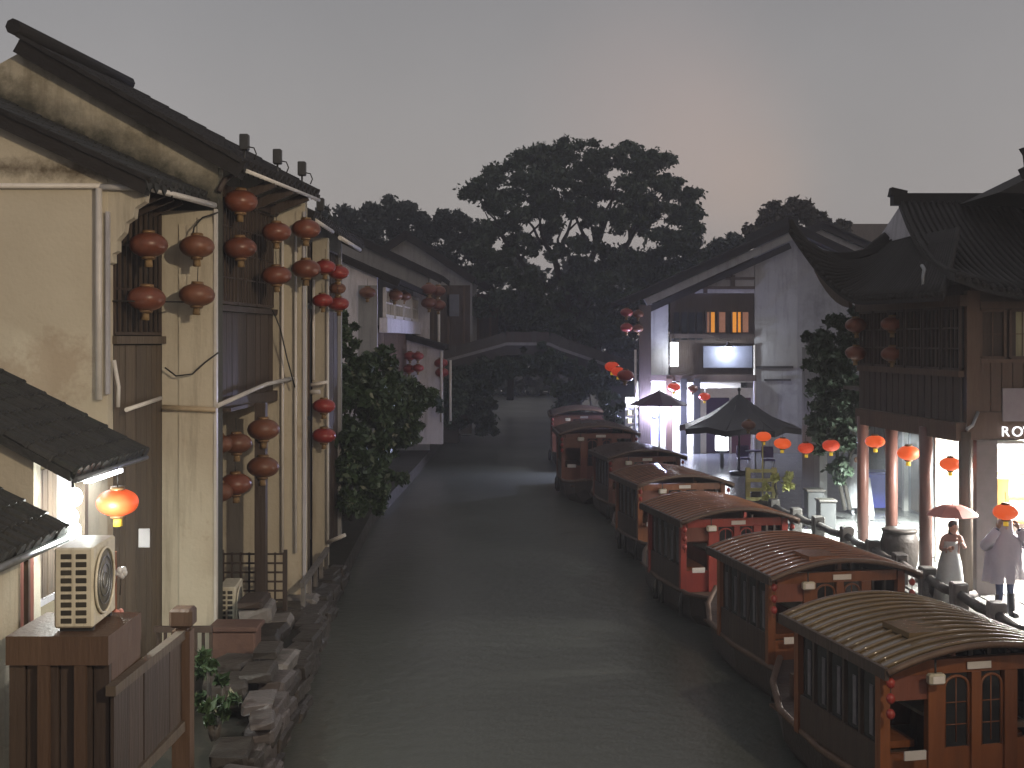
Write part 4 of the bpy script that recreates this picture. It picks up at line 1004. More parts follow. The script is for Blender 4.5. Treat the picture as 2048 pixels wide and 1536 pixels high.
    for k in range(nb):
        y = ya + .06 + (yb - ya - .12) * k / (nb - 1)
        pts = [(hw * (j / 8 - 1), y, rp(hw * (j / 8 - 1), .012)) for j in range(17)]
        MB().tube(pts, .02 if first else .012, 6).build('roof_batten', roofm, rf)
    for s in (-1, 1):
        MB().box(s * hw - .025, s * hw + .025, ya - .02, yb + .02, ze - .1, ze + .03).build('eave_board', wood_dark, rf)
    for y in (ya - .03, yb + .03):
        pts = [(hw * (j / 8 - 1), y, rp(hw * (j / 8 - 1), -.02)) for j in range(17)]
        MB().tube(pts, .04, 6).build('end_board', wood_mid, rf)
    if first or rb.random() < .4:
        hx = rb.uniform(-.75, -.3); hy = ya + rb.uniform(.1, 1.2); MB().box(hx, hx + .5, hy, hy + .6, rp(hx + .25) - .03, rp(hx + .25) + .035).build('roof_hatch', roofm, rf)
    for k in range(rb.randint(1, 3)):      # rope fenders on the canal side
        fy = rb.uniform(-.6, 2.2); MB().tube([(-1.16, fy, .58), (-1.19, fy, .42), (-1.18, fy, .12)], [.012, .05, .055], 8).build('fender', mat('fender', (.03, .028, .026), .6), t)
    rx0 = rb.uniform(-.2, .4); MB().tube([(rx0, -1.45, .74), (rx0 + .5, -1.75, .5), (1.0, -1.9, .6), (1.6, -1.7, .95)], .016, 6).build('mooring_rope', mat('rope', (.2, .17, .12), .8, (.14, .12, .08), 20), t)
    for k in range(rb.randint(1, 3)): bx_, by_ = rb.uniform(-.5, .3), rb.uniform(-1.1, -.4); MB().bbox(bx_, bx_ + rb.uniform(.2, .4), by_, by_ + .25, .54, .54 + rb.uniform(.12, .3), .02).build('deck_crate', wood_grey if k else wood_mid, t)
    # bead string and small lamps under the eave
    for s in (-1, 1):
        bd = MB().tube([(s * 1.14, -.2, 1.94), (s * 1.14, -.2, 1.38)], .006, 5).build('bead_cord', cable, t)
        for k in range(3):
            MB().ball((s * 1.14, -.2, 1.84 - k * .17), .05, .05, .06, 10, 6).build('bead_lantern', lan_red, bd)
    fl = MB().bbox(-.66, -.46, -.2, -.1, 1.78, 1.9, .02).build('floodlight', ac_white, t)
    MB().box(-.63, -.49, -.212, -.2, 1.8, 1.88).build('lens', pipe_white, fl)
    MB().tube([(-.56, -.14, 1.9), (-.56, -.14, 2.05)], .012, 6).build('bracket', metal_dark, fl)
    MB().box(-.08, .22, -.01, 0.0, z1 - .1, z1 - .02).build('name_plate', pipe_white, t)
    MB().box(-.98, -.72, -.22, -.2, .98, 1.08).build('number_plate', pipe_white, t)
    MB().lathe([(.16, 0), (.16, .035)], (.92, -.02, 0), 14).build('life_ring', ac_white, t)
    o = t.children[-1]; o.rotation_euler = (R(90), 0, 0); o.location = (0, 0, 1.45)
    # stern post, bow rail
    MB().bar((-.5, -1.4, .7), (.5, -1.4, .7), .1, .12).build('stern_board', wood_mid, t)
    for s in (-1, 1): MB().box(s * .6 - .05, s * .6 + .05, 3.3, 3.4, .5, .95).build('mooring_post', wood_mid, t)
    return t
BOATS = [  # near-left roof corner in the photo, kind, scale, angle, label
    (1772, 1342, 3.6, 'olive', 1.0, 12, 'nearest tour boat, olive brown ribbed barrel roof lit at the right edge'),
    (1540, 1157, 3.6, 'brown', 1.0, 11, 'second nearest tour boat with orange panelled doors and brown wet roof'),
    (1362, 1045, 3.6, 'red', 1.0, 11, 'red fronted tour boat, third from the bottom right corner'),
    (1275, 972, 3.6, 'brown', 1.0, 10, 'fourth tour boat, tan lit roof beside the pale green rack'),
    (1216, 917, 3.6, 'dark', 1.0, 9, 'fifth tour boat, dim brown roof with upright pale window strips'),
    (1118, 880, 3.5, 'dark', 1.15, 2, 'sixth tour boat, broad dark arched roof near the bright shop'),
    (1100, 838, 3.45, 'dark', 1.15, 0, 'farthest tour boat, dark reddish arched roof end on'),
]
proto = {}
for (px, py_, dz, kind, sc_, ang, lab) in BOATS:
    s = (py_ - HOR) / dz; d = FPX / s
    corner = Vector(((px - 1024) / s, d))
    bo = make_boat(kind, first=(px == 1772), seed=px)
    a = R(ang); loc = Vector((-1.24, -.28)) * sc_
    rx = Vector((loc.x * math.cos(a) - loc.y * math.sin(a), loc.x * math.sin(a) + loc.y * math.cos(a)))
    bo.location = (corner.x - rx.x, corner.y - rx.y, 0); bo.rotation_euler = (0, 0, a); bo.scale = (sc_,) * 3
    tag(bo, lab, 'boat', 'tour boats moored along the quay')

# ------------------------------------------------------------------ lanterns
def make_lantern(body, tas):
    """red cloth lantern of unit width, origin at the middle"""
    t = empty('lantern'); prof = []
    for k in range(13):
        q = -1.25 + 2.5 * k / 12; prof.append((.5 * math.cos(q) ** .92, .315 * math.sin(q) / math.sin(1.25)))
    MB().lathe(prof, n=32, wob=.028).build('lantern_body', body, t)
    MB().lathe([(.17, 0), (.19, .03), (.17, .09)], (0, 0, .30), 12).build('top_cap', gold, t)
    MB().lathe([(.17, 0), (.19, .05), (.17, .09)], (0, 0, -.385), 12).build('bottom_cap', gold, t)
    MB().lathe([(.11, 0), (.10, .2)], (0, 0, -.585), 10, wob=.08).build('tassel', tas, t)
    MB().tube([(0, 0, .38), (0, 0, .85)], .012, 5).build('cord', cable, t)
    return t
LK = {'red': (lan_red, tassel_m), 'faded': (lan_faded, tassel_m), 'brown': (lan_brown, tassel_m), 'lit': (lan_lit, tassel_lit), 'bright': (lan_lit2, tassel_lit)}
lproto = {}
def lantern(px, py_, d, w, kind, label, group):
    if kind not in lproto: lproto[kind] = o = make_lantern(*LK[kind])
    else: o = copy_tree(lproto[kind])
    o.location = W(px, py_, d); o.scale = (w, w, w * random.uniform(.96, 1.06)); o.rotation_euler = (random.uniform(-.05, .05), random.uniform(-.05, .05), random.uniform(0, 6))
    return tag(o, label, 'lantern', group)
gl = 'red lanterns hung in pairs on the left houses'
for a in [(297, 490, 18.3, .56, 'faded', 'upper faded red lantern in front of the barred window of the cream house'),
          (293, 597, 18.3, .56, 'faded', 'lower faded red lantern in front of the barred window of the cream house'),
          (394, 493, 19.2, .54, 'brown', 'upper brownish lantern against the tall plaster pillar'),
          (394, 590, 19.2, .55, 'brown', 'lower brownish lantern against the tall plaster pillar'),
          (481, 403, 20.4, .56, 'faded', 'upper lantern right under the eave corner beside the pillar top'),
          (480, 496, 20.4, .55, 'faded', 'lantern below the eave corner one, beside the pillar top'),
          (553, 464, 21.6, .52, 'faded', 'upper left lantern of the square of four under the tall house eave'),
          (553, 551, 21.6, .53, 'faded', 'lower left lantern of the square of four under the tall house eave'),
          (612, 458, 22.8, .54, 'faded', 'upper right lantern of the square of four under the tall house eave'),
          (612, 538, 22.8, .54, 'faded', 'lower right lantern of the square of four under the tall house eave'),
          (650, 534, 26.0, .46, 'red', 'upper left red lantern by the white drainpipe of the dark timber house'),
          (677, 545, 26.6, .46, 'red', 'upper right red lantern by the white drainpipe of the dark timber house'),
          (675, 577, 27.4, .38, 'brown', 'small brown lantern between the two red pairs at the drainpipe'),
          (645, 601, 26.0, .44, 'red', 'lower left red lantern by the white drainpipe of the dark timber house'),
          (677, 608, 26.6, .46, 'red', 'lower right red lantern by the white drainpipe of the dark timber house'),
          (648, 812, 26.6, .50, 'red', 'upper of two red lanterns low on the white drainpipe'),
          (648, 871, 26.6, .52, 'red', 'lower of two red lanterns low on the white drainpipe'),
          (437, 888, 21.0, .5, 'brown', 'half hidden upper lantern behind the pillar edge in the open ground floor'),
          (473, 887, 21.3, .53, 'brown', 'upper left lantern in the open ground floor past the pillar'),
          (527, 859, 21.9, .57, 'brown', 'highest lantern in the open ground floor, by the dark post'),
          (437, 984, 21.0, .5, 'brown', 'half hidden lower lantern behind the pillar edge in the open ground floor'),
          (471, 968, 21.3, .55, 'faded', 'lower left lantern in the open ground floor past the pillar'),
          (526, 934, 21.9, .57, 'brown', 'pointed lower lantern in the open ground floor, by the dark post'),
          (583, 845, 23.9, .34, 'faded', 'upper small lantern peeping out behind the far plaster pillar'),
          (583, 917, 23.9, .34, 'faded', 'lower small lantern peeping out behind the far plaster pillar')]:
    lantern(*a, gl)
for k, (x, y, d, w, kd, lb) in enumerate([(735, 585, 43.5, .6, 'brown', 'dull lantern on the pale corner pillar past the shrub'), (790, 590, 46, .6, 'brown', 'dull lantern at the second bay window'),
        (808, 592, 50, .6, 'brown', 'dull lantern at the third bay window'), (858, 578, 53, .7, 'faded', 'upper left lantern at the far end of the bay windows'), (876, 582, 54, .7, 'faded', 'upper right lantern at the far end of the bay windows'),
        (858, 606, 53, .7, 'faded', 'lower left lantern at the far end of the bay windows'), (876, 610, 54, .7, 'faded', 'lower right lantern at the far end of the bay windows'),
        (820, 712, 52, .55, 'red', 'upper red lantern at the arched doorway'), (836, 712, 51.6, .5, 'red', 'upper right red lantern on the white lean-to wall'), (818, 738, 52, .55, 'red', 'lower red lantern at the arched doorway'), (836, 736, 51.6, .5, 'red', 'lower right red lantern on the white lean-to wall'),
        (882, 726, 53, .6, 'red', 'upper red lantern at the end of the bridge'), (884, 745, 53, .6, 'red', 'lower red lantern at the end of the bridge')]):
    lantern(x, y, d, w, kd, lb, 'small lanterns on the far left houses')
for (x, y, d, w, kd, lb) in [(1253, 625, 48.5, .5, 'red', 'upper red lantern on the dark corner post of the shop house'), (1253, 655, 48.5, .5, 'red', 'lower red lantern on the dark corner post of the shop house'),
        (1276, 628, 49.2, .45, 'brown', 'upper brown lantern beside the corner post'), (1276, 657, 49.2, .45, 'brown', 'lower brown lantern beside the corner post'),
        (1224, 733, 46, .55, 'lit', 'left lit lantern of the cluster at the bridge foot'), (1236, 743, 45.5, .5, 'lit', 'middle lit lantern of the cluster at the bridge foot'), (1251, 751, 45, .62, 'red', 'right red lantern of the cluster at the bridge foot'),
        (1348, 774, 48.6, .5, 'lit', 'lantern between the posts of the bright shop'), (1385, 778, 48.6, .42, 'brown', 'dark lantern beside the shop door frame'), (1409, 793, 47.5, .45, 'lit', 'pinkish lit lantern at the door over the patio umbrella')]:
    lantern(x, y, d, w, kd, lb, 'lanterns on the shop house')
for (x, y, d, w, kd, lb) in [(1497, 850, 37, .44, 'brown', 'dark unlit lantern at the patio umbrella edge'), (1527, 873, 34, .42, 'bright', 'first orange lit lantern right of the patio umbrella'), (1565, 887, 33, .46, 'bright', 'second orange lit lantern right of the patio umbrella'),
        (1612, 896, 31, .41, 'lit', 'dim red lantern below the ivy, left one'), (1662, 891, 29, .41, 'lit', 'dim red lantern below the ivy, right one'), (1750, 883, 25.6, .40, 'bright', 'lit lantern between the first and second round columns'),
        (1817, 906, 24.2, .43, 'bright', 'lit lantern between the second and third round columns'), (1901, 928, 22.4, .39, 'bright', 'lit lantern left of the last round column'), (2011, 1024, 19.3, .38, 'bright', 'lit lantern in front of the person in the poncho')]:
    lantern(x, y, d, w, kd, lb, 'lit lanterns strung along the quay')
for (x, y, lb) in [(1712, 650, 'upper left'), (1785, 648, 'upper right'), (1712, 706, 'lower left'), (1785, 708, 'lower right')]:
    lantern(x, y, 26.3 - (x - 1712) / 73 * 1.5, .46, 'faded', lb + ' unlit lantern on the dark front of the jettied house', 'unlit lanterns on the jettied house')
lantern(235, 1005, 14.6, .49, 'bright', 'glowing red lantern under the low lit eave at left', 'glowing lantern by the doorway')
# lamps under the low eave
lp = empty('eave_lamp', (-4.95, 13.9, 3.7), 'glaring white lamp cluster under the low tiled eave at left', 'lamp')
for (x, y, z) in ((-5.02, 13.75, 3.80), (-5.05, 13.7, 3.58), (-5.03, 13.72, 3.42)): MB().ball((x, y, z), .10, .09, .11).build('bulb', led_white, lp)
MB().tube([(-5.03, 13.74, 3.35), (-5.03, 13.74, 4.0)], .015, 6).build('cord', cable, lp)
MB().box(-5.14, -5.06, 14.4, 15.6, 3.88, 3.93).build('tube', led_white, lp)
point('lamp_light', (-4.85, 13.75, 3.5), 150, (.95, 1.0, .92), lp, .1)
area('tube_light', (-5.8, 14.6, 3.84), (0, 0, 0), .1, 1.2, 120, (.95, 1.0, .9), lp)

# ------------------------------------------------------------------ air conditioners, deck, fence
def aircon(x, y, z, w, dp, h, rz, label):
    t = empty('air_conditioner', (0, 0, 0), label, 'air conditioner')
    MB().bbox(-dp, 0, 0, w, 0, h, .02).build('casing', ac_white, t)           # fan side faces +x, slotted end faces -y
    for c in range(2):
        for r_ in range(9):
            xx = -dp + dp * (.17 + .38 * c); z0 = h * (.06 + .1 * r_)
            MB().bbox(xx, xx + dp * .28, -.006, .02, z0, z0 + h * .065, .005).build('vent_slot', ac_dark, t)
    fan = MB().lathe([(h * .41, 0), (h * .41, .01)], n=28).build('fan_grille', mat('fan_grey', (.20, .19, .155), .5, (.15, .14, .115), 6), t); fan.location = (.005, w * .42, h * .52); fan.rotation_euler = (0, R(90), 0)
    rg = MB().tube([(h * .41 * math.cos(2 * math.pi * k / 28), h * .41 * math.sin(2 * math.pi * k / 28), .018) for k in range(29)], .014, 5).build('fan_ring', ac_white, t); rg.location = fan.location; rg.rotation_euler = fan.rotation_euler
    for r_ in (.1, .2, .3):
        o = MB().tube([(h * r_ * math.cos(2 * math.pi * k / 24), h * r_ * math.sin(2 * math.pi * k / 24), .018) for k in range(25)], .006, 4).build('grille_wire', metal_grey, t); o.location = fan.location; o.rotation_euler = fan.rotation_euler
    MB().box(-dp * .9, -.02, .06, .12, -.04, 0).build('foot', metal_dark, t); MB().box(-dp * .9, -.02, w - .12, w - .06, -.04, 0).build('foot', metal_dark, t)
    t.location = (x, y, z + .04); t.rotation_euler = (0, 0, rz); return t
aircon(-4.17, 11.95, 2.69, .8, .385, .80, R(3), 'weathered cream air conditioner on the wooden deck box at left')
aircon(-4.70, 20.4, .5, .8, .3, .86, R(4), 'second air conditioner half hidden behind the tall plaster pillar')
dkb = empty('wooden_deck_box', (-4.3, 12.3, .4), 'brown plank deck box carrying the air conditioner', 'deck')
MB().box(-4.98, -3.97, 11.8, 12.85, 2.40, 2.685).build('top_beam', wood_mid, dkb)
for k in range(6):
    x = -4.96 + k * .165
    MB().box(x, x + .152, 11.84 + .03 * (k % 2), 11.92 + .03 * (k % 2), .4, 2.398).build('plank', wood_dark, dkb)
for x in (-4.66, -4.3): MB().box(x, x + .11, 11.78, 11.838, .4, 2.398).build('batten', wood_mid, dkb)
MB().box(-4.03, -3.98, 11.93, 12.85, .4, 2.398).build('side_board', wood_mid, dkb)
fc = empty('board_fence', (-3.9, 13, .9), 'dark board fence panel with square capped post beside the deck', 'fence')
MB().bar((-3.93, 11.75, 2.16), (-3.86, 14.0, 2.16), .1, .1).build('top_rail', wood_grey, fc)
MB().bar((-3.93, 11.75, 1.1), (-3.86, 14.0, 1.1), .1, .12).build('bottom_rail', wood_grey, fc)
planks(fc, -3.92, 11.8, -3.86, 14.0, 1.14, 2.12, 5, wood_dark)
MB().box(-3.97, -3.76, 14.0, 14.2, .4, 2.2).build('post', wood_mid, fc)
MB().bbox(-4.0, -3.73, 13.97, 14.23, 2.24, 2.46, .03).build('post_cap', wood_mid, fc)
MB().box(-3.93, -3.80, 14.03, 14.17, 2.2, 2.24).build('post_neck', wood_mid, fc)
bf = empty('baluster_rail', (-4.3, 15.5, 1.5), 'low wooden baluster rail between the deck and the pillar', 'railing')
MB().bar((-4.95, 16.6, 1.6), (-4.15, 16.6, 1.6), .08, .08).build('top_rail', wood_dark, bf)
MB().bar((-4.95, 16.6, 1.15), (-4.15, 16.6, 1.15), .08, .08).build('bottom_rail', wood_dark, bf)
for k in range(8): MB().box(-4.92 + k * .105, -4.88 + k * .105, 16.58, 16.62, 1.15, 1.6).build('baluster', wood_dark, bf)
# brown board and pots behind the air conditioner
bd = empty('upright_board', (-4.6, 13.6, 1.5), 'orange brown upright board behind the air conditioner', 'board')
MB().box(-4.62, -4.40, 13.3, 13.36, 1.6, 3.25).build('board_face', wood_orange, bd)
MB().box(-4.64, -4.60, 13.29, 13.37, 1.6, 3.27).build('edge_strip', wood_mid, bd)
for k, (x, y, z, c, lb) in enumerate([(-4.50, 13.2, 3.08, pink_cloth, 'small pink flower ball on the brown board'), (-4.33, 13.3, 3.02, cloth_white, 'small white flower ball by the brown board'), (-4.36, 13.3, 2.55, pink_cloth, 'low pink flower ball below the white one')]):
    f_ = empty('paper_flower', (x, y, z), lb, 'flower', 'paper flowers by the board')
    for q in range(6): MB().ball((x + .035 * math.cos(q), y + .02 * math.sin(q * 2), z + .035 * math.sin(q * 1.05)), .035, .035, .04, 8, 5).build('petal', c, f_)
    MB().tube([(x, y, z), (x - .02, y + .02, z - .25)], .006, 5).build('stem', cable, f_)
nt_ = tag(MB().bbox(-4.95, -4.80, 15.9, 15.915, 2.85, 3.1, .004).build('paper_notice', cloth_white), 'small white paper notice on the dark wood wall', 'notice')
# lattice fence below house B
lf = empty('lattice_fence', (-4.8, 22.3, .3), 'dark square lattice fence in the open ground floor of the tall house', 'fence')
for k in range(8): MB().box(-5.38 + k * .16, -5.345 + k * .16, 22.28, 22.32, .25, 1.65).build('upright_bar', wood_dark, lf)
for k in range(9): MB().box(-5.38, -4.22, 22.262, 22.28, .25 + k * .17, .285 + k * .17).build('cross_bar', wood_dark, lf)
MB().box(-5.42, -5.36, 22.26, 22.34, .2, 1.7).build('frame_post', wood_dark, lf); MB().box(-4.24, -4.18, 22.26, 22.34, .2, 1.7).build('frame_post', wood_dark, lf)
# clutter on the water-side ledge
cr = empty('brick_planter', (-4.2, 19.2, .45), 'reddish brown planter box at the foot of the pillar', 'planter')
MB().bbox(-4.75, -4.05, 18.9, 19.4, .5, 1.0, .03).build('box', mat('terracotta', (.15, .085, .065), .6, (.1, .055, .045), 5, .5, .3), cr)
MB().bbox(-4.8, -4.0, 18.85, 19.45, 1.0, 1.08, .02).build('rim', mat('terracotta', (0, 0, 0)), cr)
ld_ = empty('stone_ledge', (-4.1, 22.5, 0), 'dark ledge of stone blocks under the tall house at the water', 'ledge')
for k in range(9):
    block(ld_, (-4.15 + rs.uniform(-.1, .1), 19.6 + k * .62, .35 + rs.uniform(0, .1)), (1.8, 1.2, 1.8), rs.uniform(-.1, .1), stone_dark if k % 3 else stone)
block(ld_, (-4.3, 20.2, 1.05), (1.6, 1.6, 1.0), .1, stone); block(ld_, (-4.35, 20.2, 1.22), (1.2, 2.0, .5), .05, wood_dark)
rr2 = empty('low_rail', (-4.0, 24, .4), 'weathered low railing at the water below the dark timber house', 'railing')
for k in range(5): MB().box(-3.98 - .1 * k * .3, -3.9 - .1 * k * .3, 22.6 + k * .9, 22.68 + k * .9, .4, 1.0).build('post', stone, rr2)
MB().bar((-3.94, 22.5, 1.0), (-4.06, 26.4, 1.0), .09, .09).build('top_rail', stone, rr2)
bx = empty('dark_cabinet', (-4.4, 24, 1), 'dark cabinet standing by the drainpipes at the water side', 'cabinet')
MB().bbox(-4.5, -4.2, 23.9, 24.4, .5, 1.85, .02).build('body', metal_dark, bx); MB().box(-4.2, -4.185, 23.95, 24.35, .6, 1.75).build('door', metal_dark, bx)
# roof-edge spotlights with cable loops
for (x, y, d, lb) in [(489, 284, 20.2, 'leftmost stubby spotlight standing on the tall house eave'), (555, 313, 21.6, 'second stubby spotlight on the tall house eave'), (604, 337, 22.9, 'third stubby spotlight on the tall house eave'), (641, 409, 24.6, 'last small spotlight past the end of the tall house eave')]:
    p = W(x, y, d); t = empty('spotlight', p, lb, 'spotlight', 'spotlights on the eave')
    MB().bbox(p.x - .075, p.x + .075, p.y - .075, p.y + .075, p.z - .14, p.z + .13, .015).build('housing', metal_dark, t)
    MB().tube([(p.x + .06, p.y, p.z - .08), (p.x + .16, p.y, p.z - .1), (p.x + .2, p.y, p.z - .2), (p.x + .16, p.y, p.z - .3)], .012, 5).build('cable_loop', cable, t)
    MB().tube([(p.x, p.y, p.z - .14), (p.x, p.y, p.z - .35)], .02, 6).build('stem', metal_dark, t)
# loose cables on the left fronts
for (pts, lb) in [([(330, 735, 19.5), (352, 752, 19.5), (385, 748, 19.5), (410, 725, 19.5), (437, 705, 19.5)], 'loose dark cable sagging across the tall plaster pillar'),
                  ([(436, 425, 19.5), (405, 435, 19.5), (388, 455, 19.4), (384, 480, 19.3)], 'dark cable curling down to the pillar lanterns'),
                  ([(545, 620, 22.8), (560, 655, 22.9), (575, 720, 23.0), (590, 775, 23.1)], 'thin cable hanging down the far plaster pillar'),
                  ([(225, 602, 18.0), (293, 603, 18.1), (370, 604, 19.2)], 'thin cable stretched behind the pillar lanterns')]:
    tag(MB().tube([W(*p) for p in pts], .014, 6).build('cable', cable), lb, 'cable')
# ------------------------------------------------------------------ trees and shrubs
def leaves(name, centers, radii, per, size, mt, parent, flat=.75, droop=0.0, aspect=1.8, shell=.55):
    """thousands of small leaf blades in clumps; centres Nx3, radii N"""
    c = np.asarray(centers, float); r = np.asarray(radii, float)
    n = len(c) * per
    ci = np.repeat(np.arange(len(c)), per)
    d = RNG.normal(size=(n, 3)); d /= np.linalg.norm(d, axis=1)[:, None]
    rad = np.abs(RNG.normal(size=n)) * .36 + .45 * RNG.random(n)
    p = c[ci] + d * (r[ci] * rad)[:, None] * np.array([1, 1, flat])
    a = RNG.normal(size=(n, 3)); a[:, 2] -= droop; a /= np.linalg.norm(a, axis=1)[:, None]
    u = RNG.normal(size=(n, 3)); u -= (u * a).sum(1)[:, None] * a; u /= np.linalg.norm(u, axis=1)[:, None]
    s = size * RNG.uniform(.6, 1.35, n)[:, None]
    v = np.empty((n, 4, 3))
    v[:, 0] = p - a * s * aspect * .5; v[:, 1] = p + u * s * .45; v[:, 2] = p + a * s * aspect * .5; v[:, 3] = p - u * s * .45
    v = v.reshape(-1, 3) - np.array(wloc(parent) if parent else (0, 0, 0))
    me = bpy.data.meshes.new(name); me.vertices.add(n * 4); me.loops.add(n * 4); me.polygons.add(n)
    me.vertices.foreach_set('co', v.ravel()); me.loops.foreach_set('vertex_index', np.arange(n * 4, dtype=np.int32))
    me.polygons.foreach_set('loop_start', np.arange(0, n * 4, 4, dtype=np.int32)); me.polygons.foreach_set('loop_total', np.full(n, 4, dtype=np.int32))
    me.update(calc_edges=True); me.materials.append(mt)
    o = bpy.data.objects.new(name, me); C.objects.link(o); o.parent = parent; return o

def limb(b, p0, p1, r0, r1, seg=5, wob=.25, rs_=random):
    p0 = Vector(p0); p1 = Vector(p1); pts = []; rr = []
    L_ = (p1 - p0).length
    for k in range(seg + 1):
        t = k / seg; p = p0.lerp(p1, t)
        if 0 < k < seg: p += Vector((rs_.uniform(-1, 1), rs_.uniform(-1, 1), rs_.uniform(-.5, .5))) * wob * L_ * .2
        pts.append(p); rr.append(r0 + (r1 - r0) * t)
    b.tube(pts, rr, 7); return pts

# the great camphor behind the bridge: crown traced as clumps at their own depths
bt = empty('camphor_tree', W(1135, 880, 78), 'great dark spreading tree rising behind the far bridge', 'tree')
D0 = 78; CL = []
outline = [(965, 375, 42), (1000, 345, 42), (1045, 320, 42), (1090, 310, 40), (1135, 300, 36), (1185, 310, 36), (1235, 312, 36), (1285, 325, 38), (1315, 325, 40), (1330, 365, 40), (1365, 400, 40), (1380, 440, 36),
           (1385, 480, 36), (1390, 520, 40), (1010, 400, 45), (1060, 370, 48), (1110, 360, 50), (1160, 360, 50), (1210, 370, 46), (1260, 365, 48), (1290, 400, 48), (1330, 430, 46), (1020, 450, 34), (1060, 420, 46),
           (1100, 410, 42), (1150, 415, 40), (1200, 440, 36), (1240, 430, 40), (1280, 445, 44), (1340, 480, 46), (1060, 480, 34), (1020, 500, 30), (1090, 450, 34), (985, 460, 26), (990, 520, 34), (950, 385, 24),
           (1160, 490, 26), (1170, 540, 44), (1220, 520, 40), (1270, 530, 50), (1320, 530, 50), (1360, 550, 50), (1100, 560, 42), (1050, 560, 36), (1130, 590, 46), (1190, 590, 50), (1250, 590, 54), (1310, 590, 54), (1090, 620, 40),
           (1000, 600, 40), (1040, 640, 46), (1110, 650, 46), (1170, 650, 50), (1230, 650, 50), (970, 560, 34), (955, 500, 32), (1120, 500, 22), (1360, 600, 44), (960, 620, 40)]
cs, rr = [], []
for (x, y, r_) in outline:
    for q in range(9):
        d = D0 + random.uniform(-5, 5); k = d / FPX
        jx, jy = random.gauss(0, r_ * .42), random.gauss(0, r_ * .34)
        cs.append(W(x + jx, y + jy, d)); rr.append(r_ * .56 * k * random.uniform(.6, 1.1))
leaves('crown', cs, rr, 250, .19, leaf_dark, bt, flat=.7, droop=.3, shell=.15)
b = MB(); base = W(1150, 860, 78)
tr = limb(b, base, W(1150, 640, 78), .55, .42, 5, .1)
forks = [((1148, 640), (1110, 520), .3), ((1150, 640), (1190, 500), .32), ((1150, 640), (1260, 480), .25), ((1150, 640), (1040, 520), .22)]
for (a, c, r_) in forks:
    A_, B_ = W(*a, 78), W(*c, 78 + random.uniform(-2, 2)); limb(b, A_, B_, r_, r_ * .6, 5, .15)
    for q in range(5):
        ang = random.uniform(-1, 1); e_ = (c[0] + 95 * ang + random.uniform(-15, 15), c[1] - random.uniform(60, 150)); limb(b, B_, W(*e_, 78 + random.uniform(-3, 3)), r_ * .5, .03, 5, .25)
b.build('trunk', bark, bt)

def tree(name, label, clumps, d, spread, per, size, mt, trunk, group=None, flat=.8):
    t = empty(name, W(trunk[0], trunk[1], d), label, 'tree', group)
    cs, rr = [], []
    for (x, y, r_) in clumps:
        for q in range(8):
            dd = d + random.uniform(-spread, spread); cs.append(W(x + random.gauss(0, r_ * .4), y + random.gauss(0, r_ * .34), dd)); rr.append(r_ * .58 * dd / FPX * random.uniform(.7, 1.1))
    leaves('crown', cs, rr, int(per * .7), size, mt, t, flat=flat, shell=.05)
    b = MB(); top = W(clumps[0][0], clumps[0][1], d); pts = limb(b, W(trunk[0], trunk[1], d), top, .28, .08, 5, .1)
    for (x, y, r_) in clumps[1:4]: limb(b, pts[2], W(x, y, d), .1, .03, 4, .2)
    b.build('trunk', bark, t); return t
gt = 'trees behind the left houses'
tree('broadleaf_tree', 'dark rounded tree directly behind the tall house eave, far left of the tree line', [(690, 440, 30), (660, 440, 24), (725, 425, 26), (700, 480, 40), (740, 470, 40), (655, 490, 40), (720, 530, 44), (670, 545, 40)], 84, 3, 520, .22, leaf_far, (700, 800), gt)
tree('broadleaf_tree', 'dark tree with the highest round tops left of the great tree', [(790, 420, 26), (815, 415, 22), (770, 435, 24), (840, 440, 26), (800, 470, 44), (760, 490, 40), (840, 500, 46), (800, 540, 46), (770, 560, 40)], 88, 3, 520, .22, leaf_far, (800, 800), gt)
tree('broadleaf_tree', 'low dark tree filling in against the great tree at its left', [(890, 440, 26), (920, 440, 28), (870, 470, 36), (910, 490, 44), (950, 470, 40), (880, 540, 46), (930, 560, 50), (970, 540, 44), (900, 600, 50), (950, 620, 46)], 90, 3, 520, .22, leaf_far, (910, 800), gt)
tree('broadleaf_tree', 'dark undergrowth tree hanging low beyond the bridge', [(1010, 600, 40), (1050, 650, 44), (1000, 660, 44), (970, 640, 40), (1090, 660, 44), (1040, 610, 44), (1060, 700, 40), (1110, 690, 40), (1020, 710, 40), (985, 700, 36)], 92, 3, 520, .22, leaf_far, (1020, 800), gt)
gr_ = 'trees behind the right houses'
tree('broadleaf_tree', 'russet tinged tree behind the gable ridge at right', [(1560, 430, 30), (1590, 420, 26), (1530, 445, 24), (1615, 425, 26), (1640, 440, 22), (1580, 470, 40), (1520, 470, 30), (1630, 470, 34), (1680, 455, 18)], 74, 3, 420, .2, leaf_autumn, (1590, 800), gr_)
tree('broadleaf_tree', 'low dark tree between the great tree and the shop house roof', [(1440, 500, 30), (1470, 485, 26), (1410, 520, 34), (1440, 550, 44), (1390, 570, 46), (1340, 610, 46), (1290, 640, 46), (1240, 660, 44), (1480, 520, 30), (1300, 580, 44)], 82, 3, 480, .22, leaf_far, (1400, 800), gr_)
tree('broadleaf_tree', 'dark tree standing at the right foot of the bridge', [(1190, 680, 40), (1240, 690, 36), (1150, 690, 40), (1210, 640, 44), (1160, 640, 40), (1255, 645, 36), (1130, 720, 36), (1200, 720, 30)], 86, 3, 480, .22, leaf_far, (1200, 800), gr_)
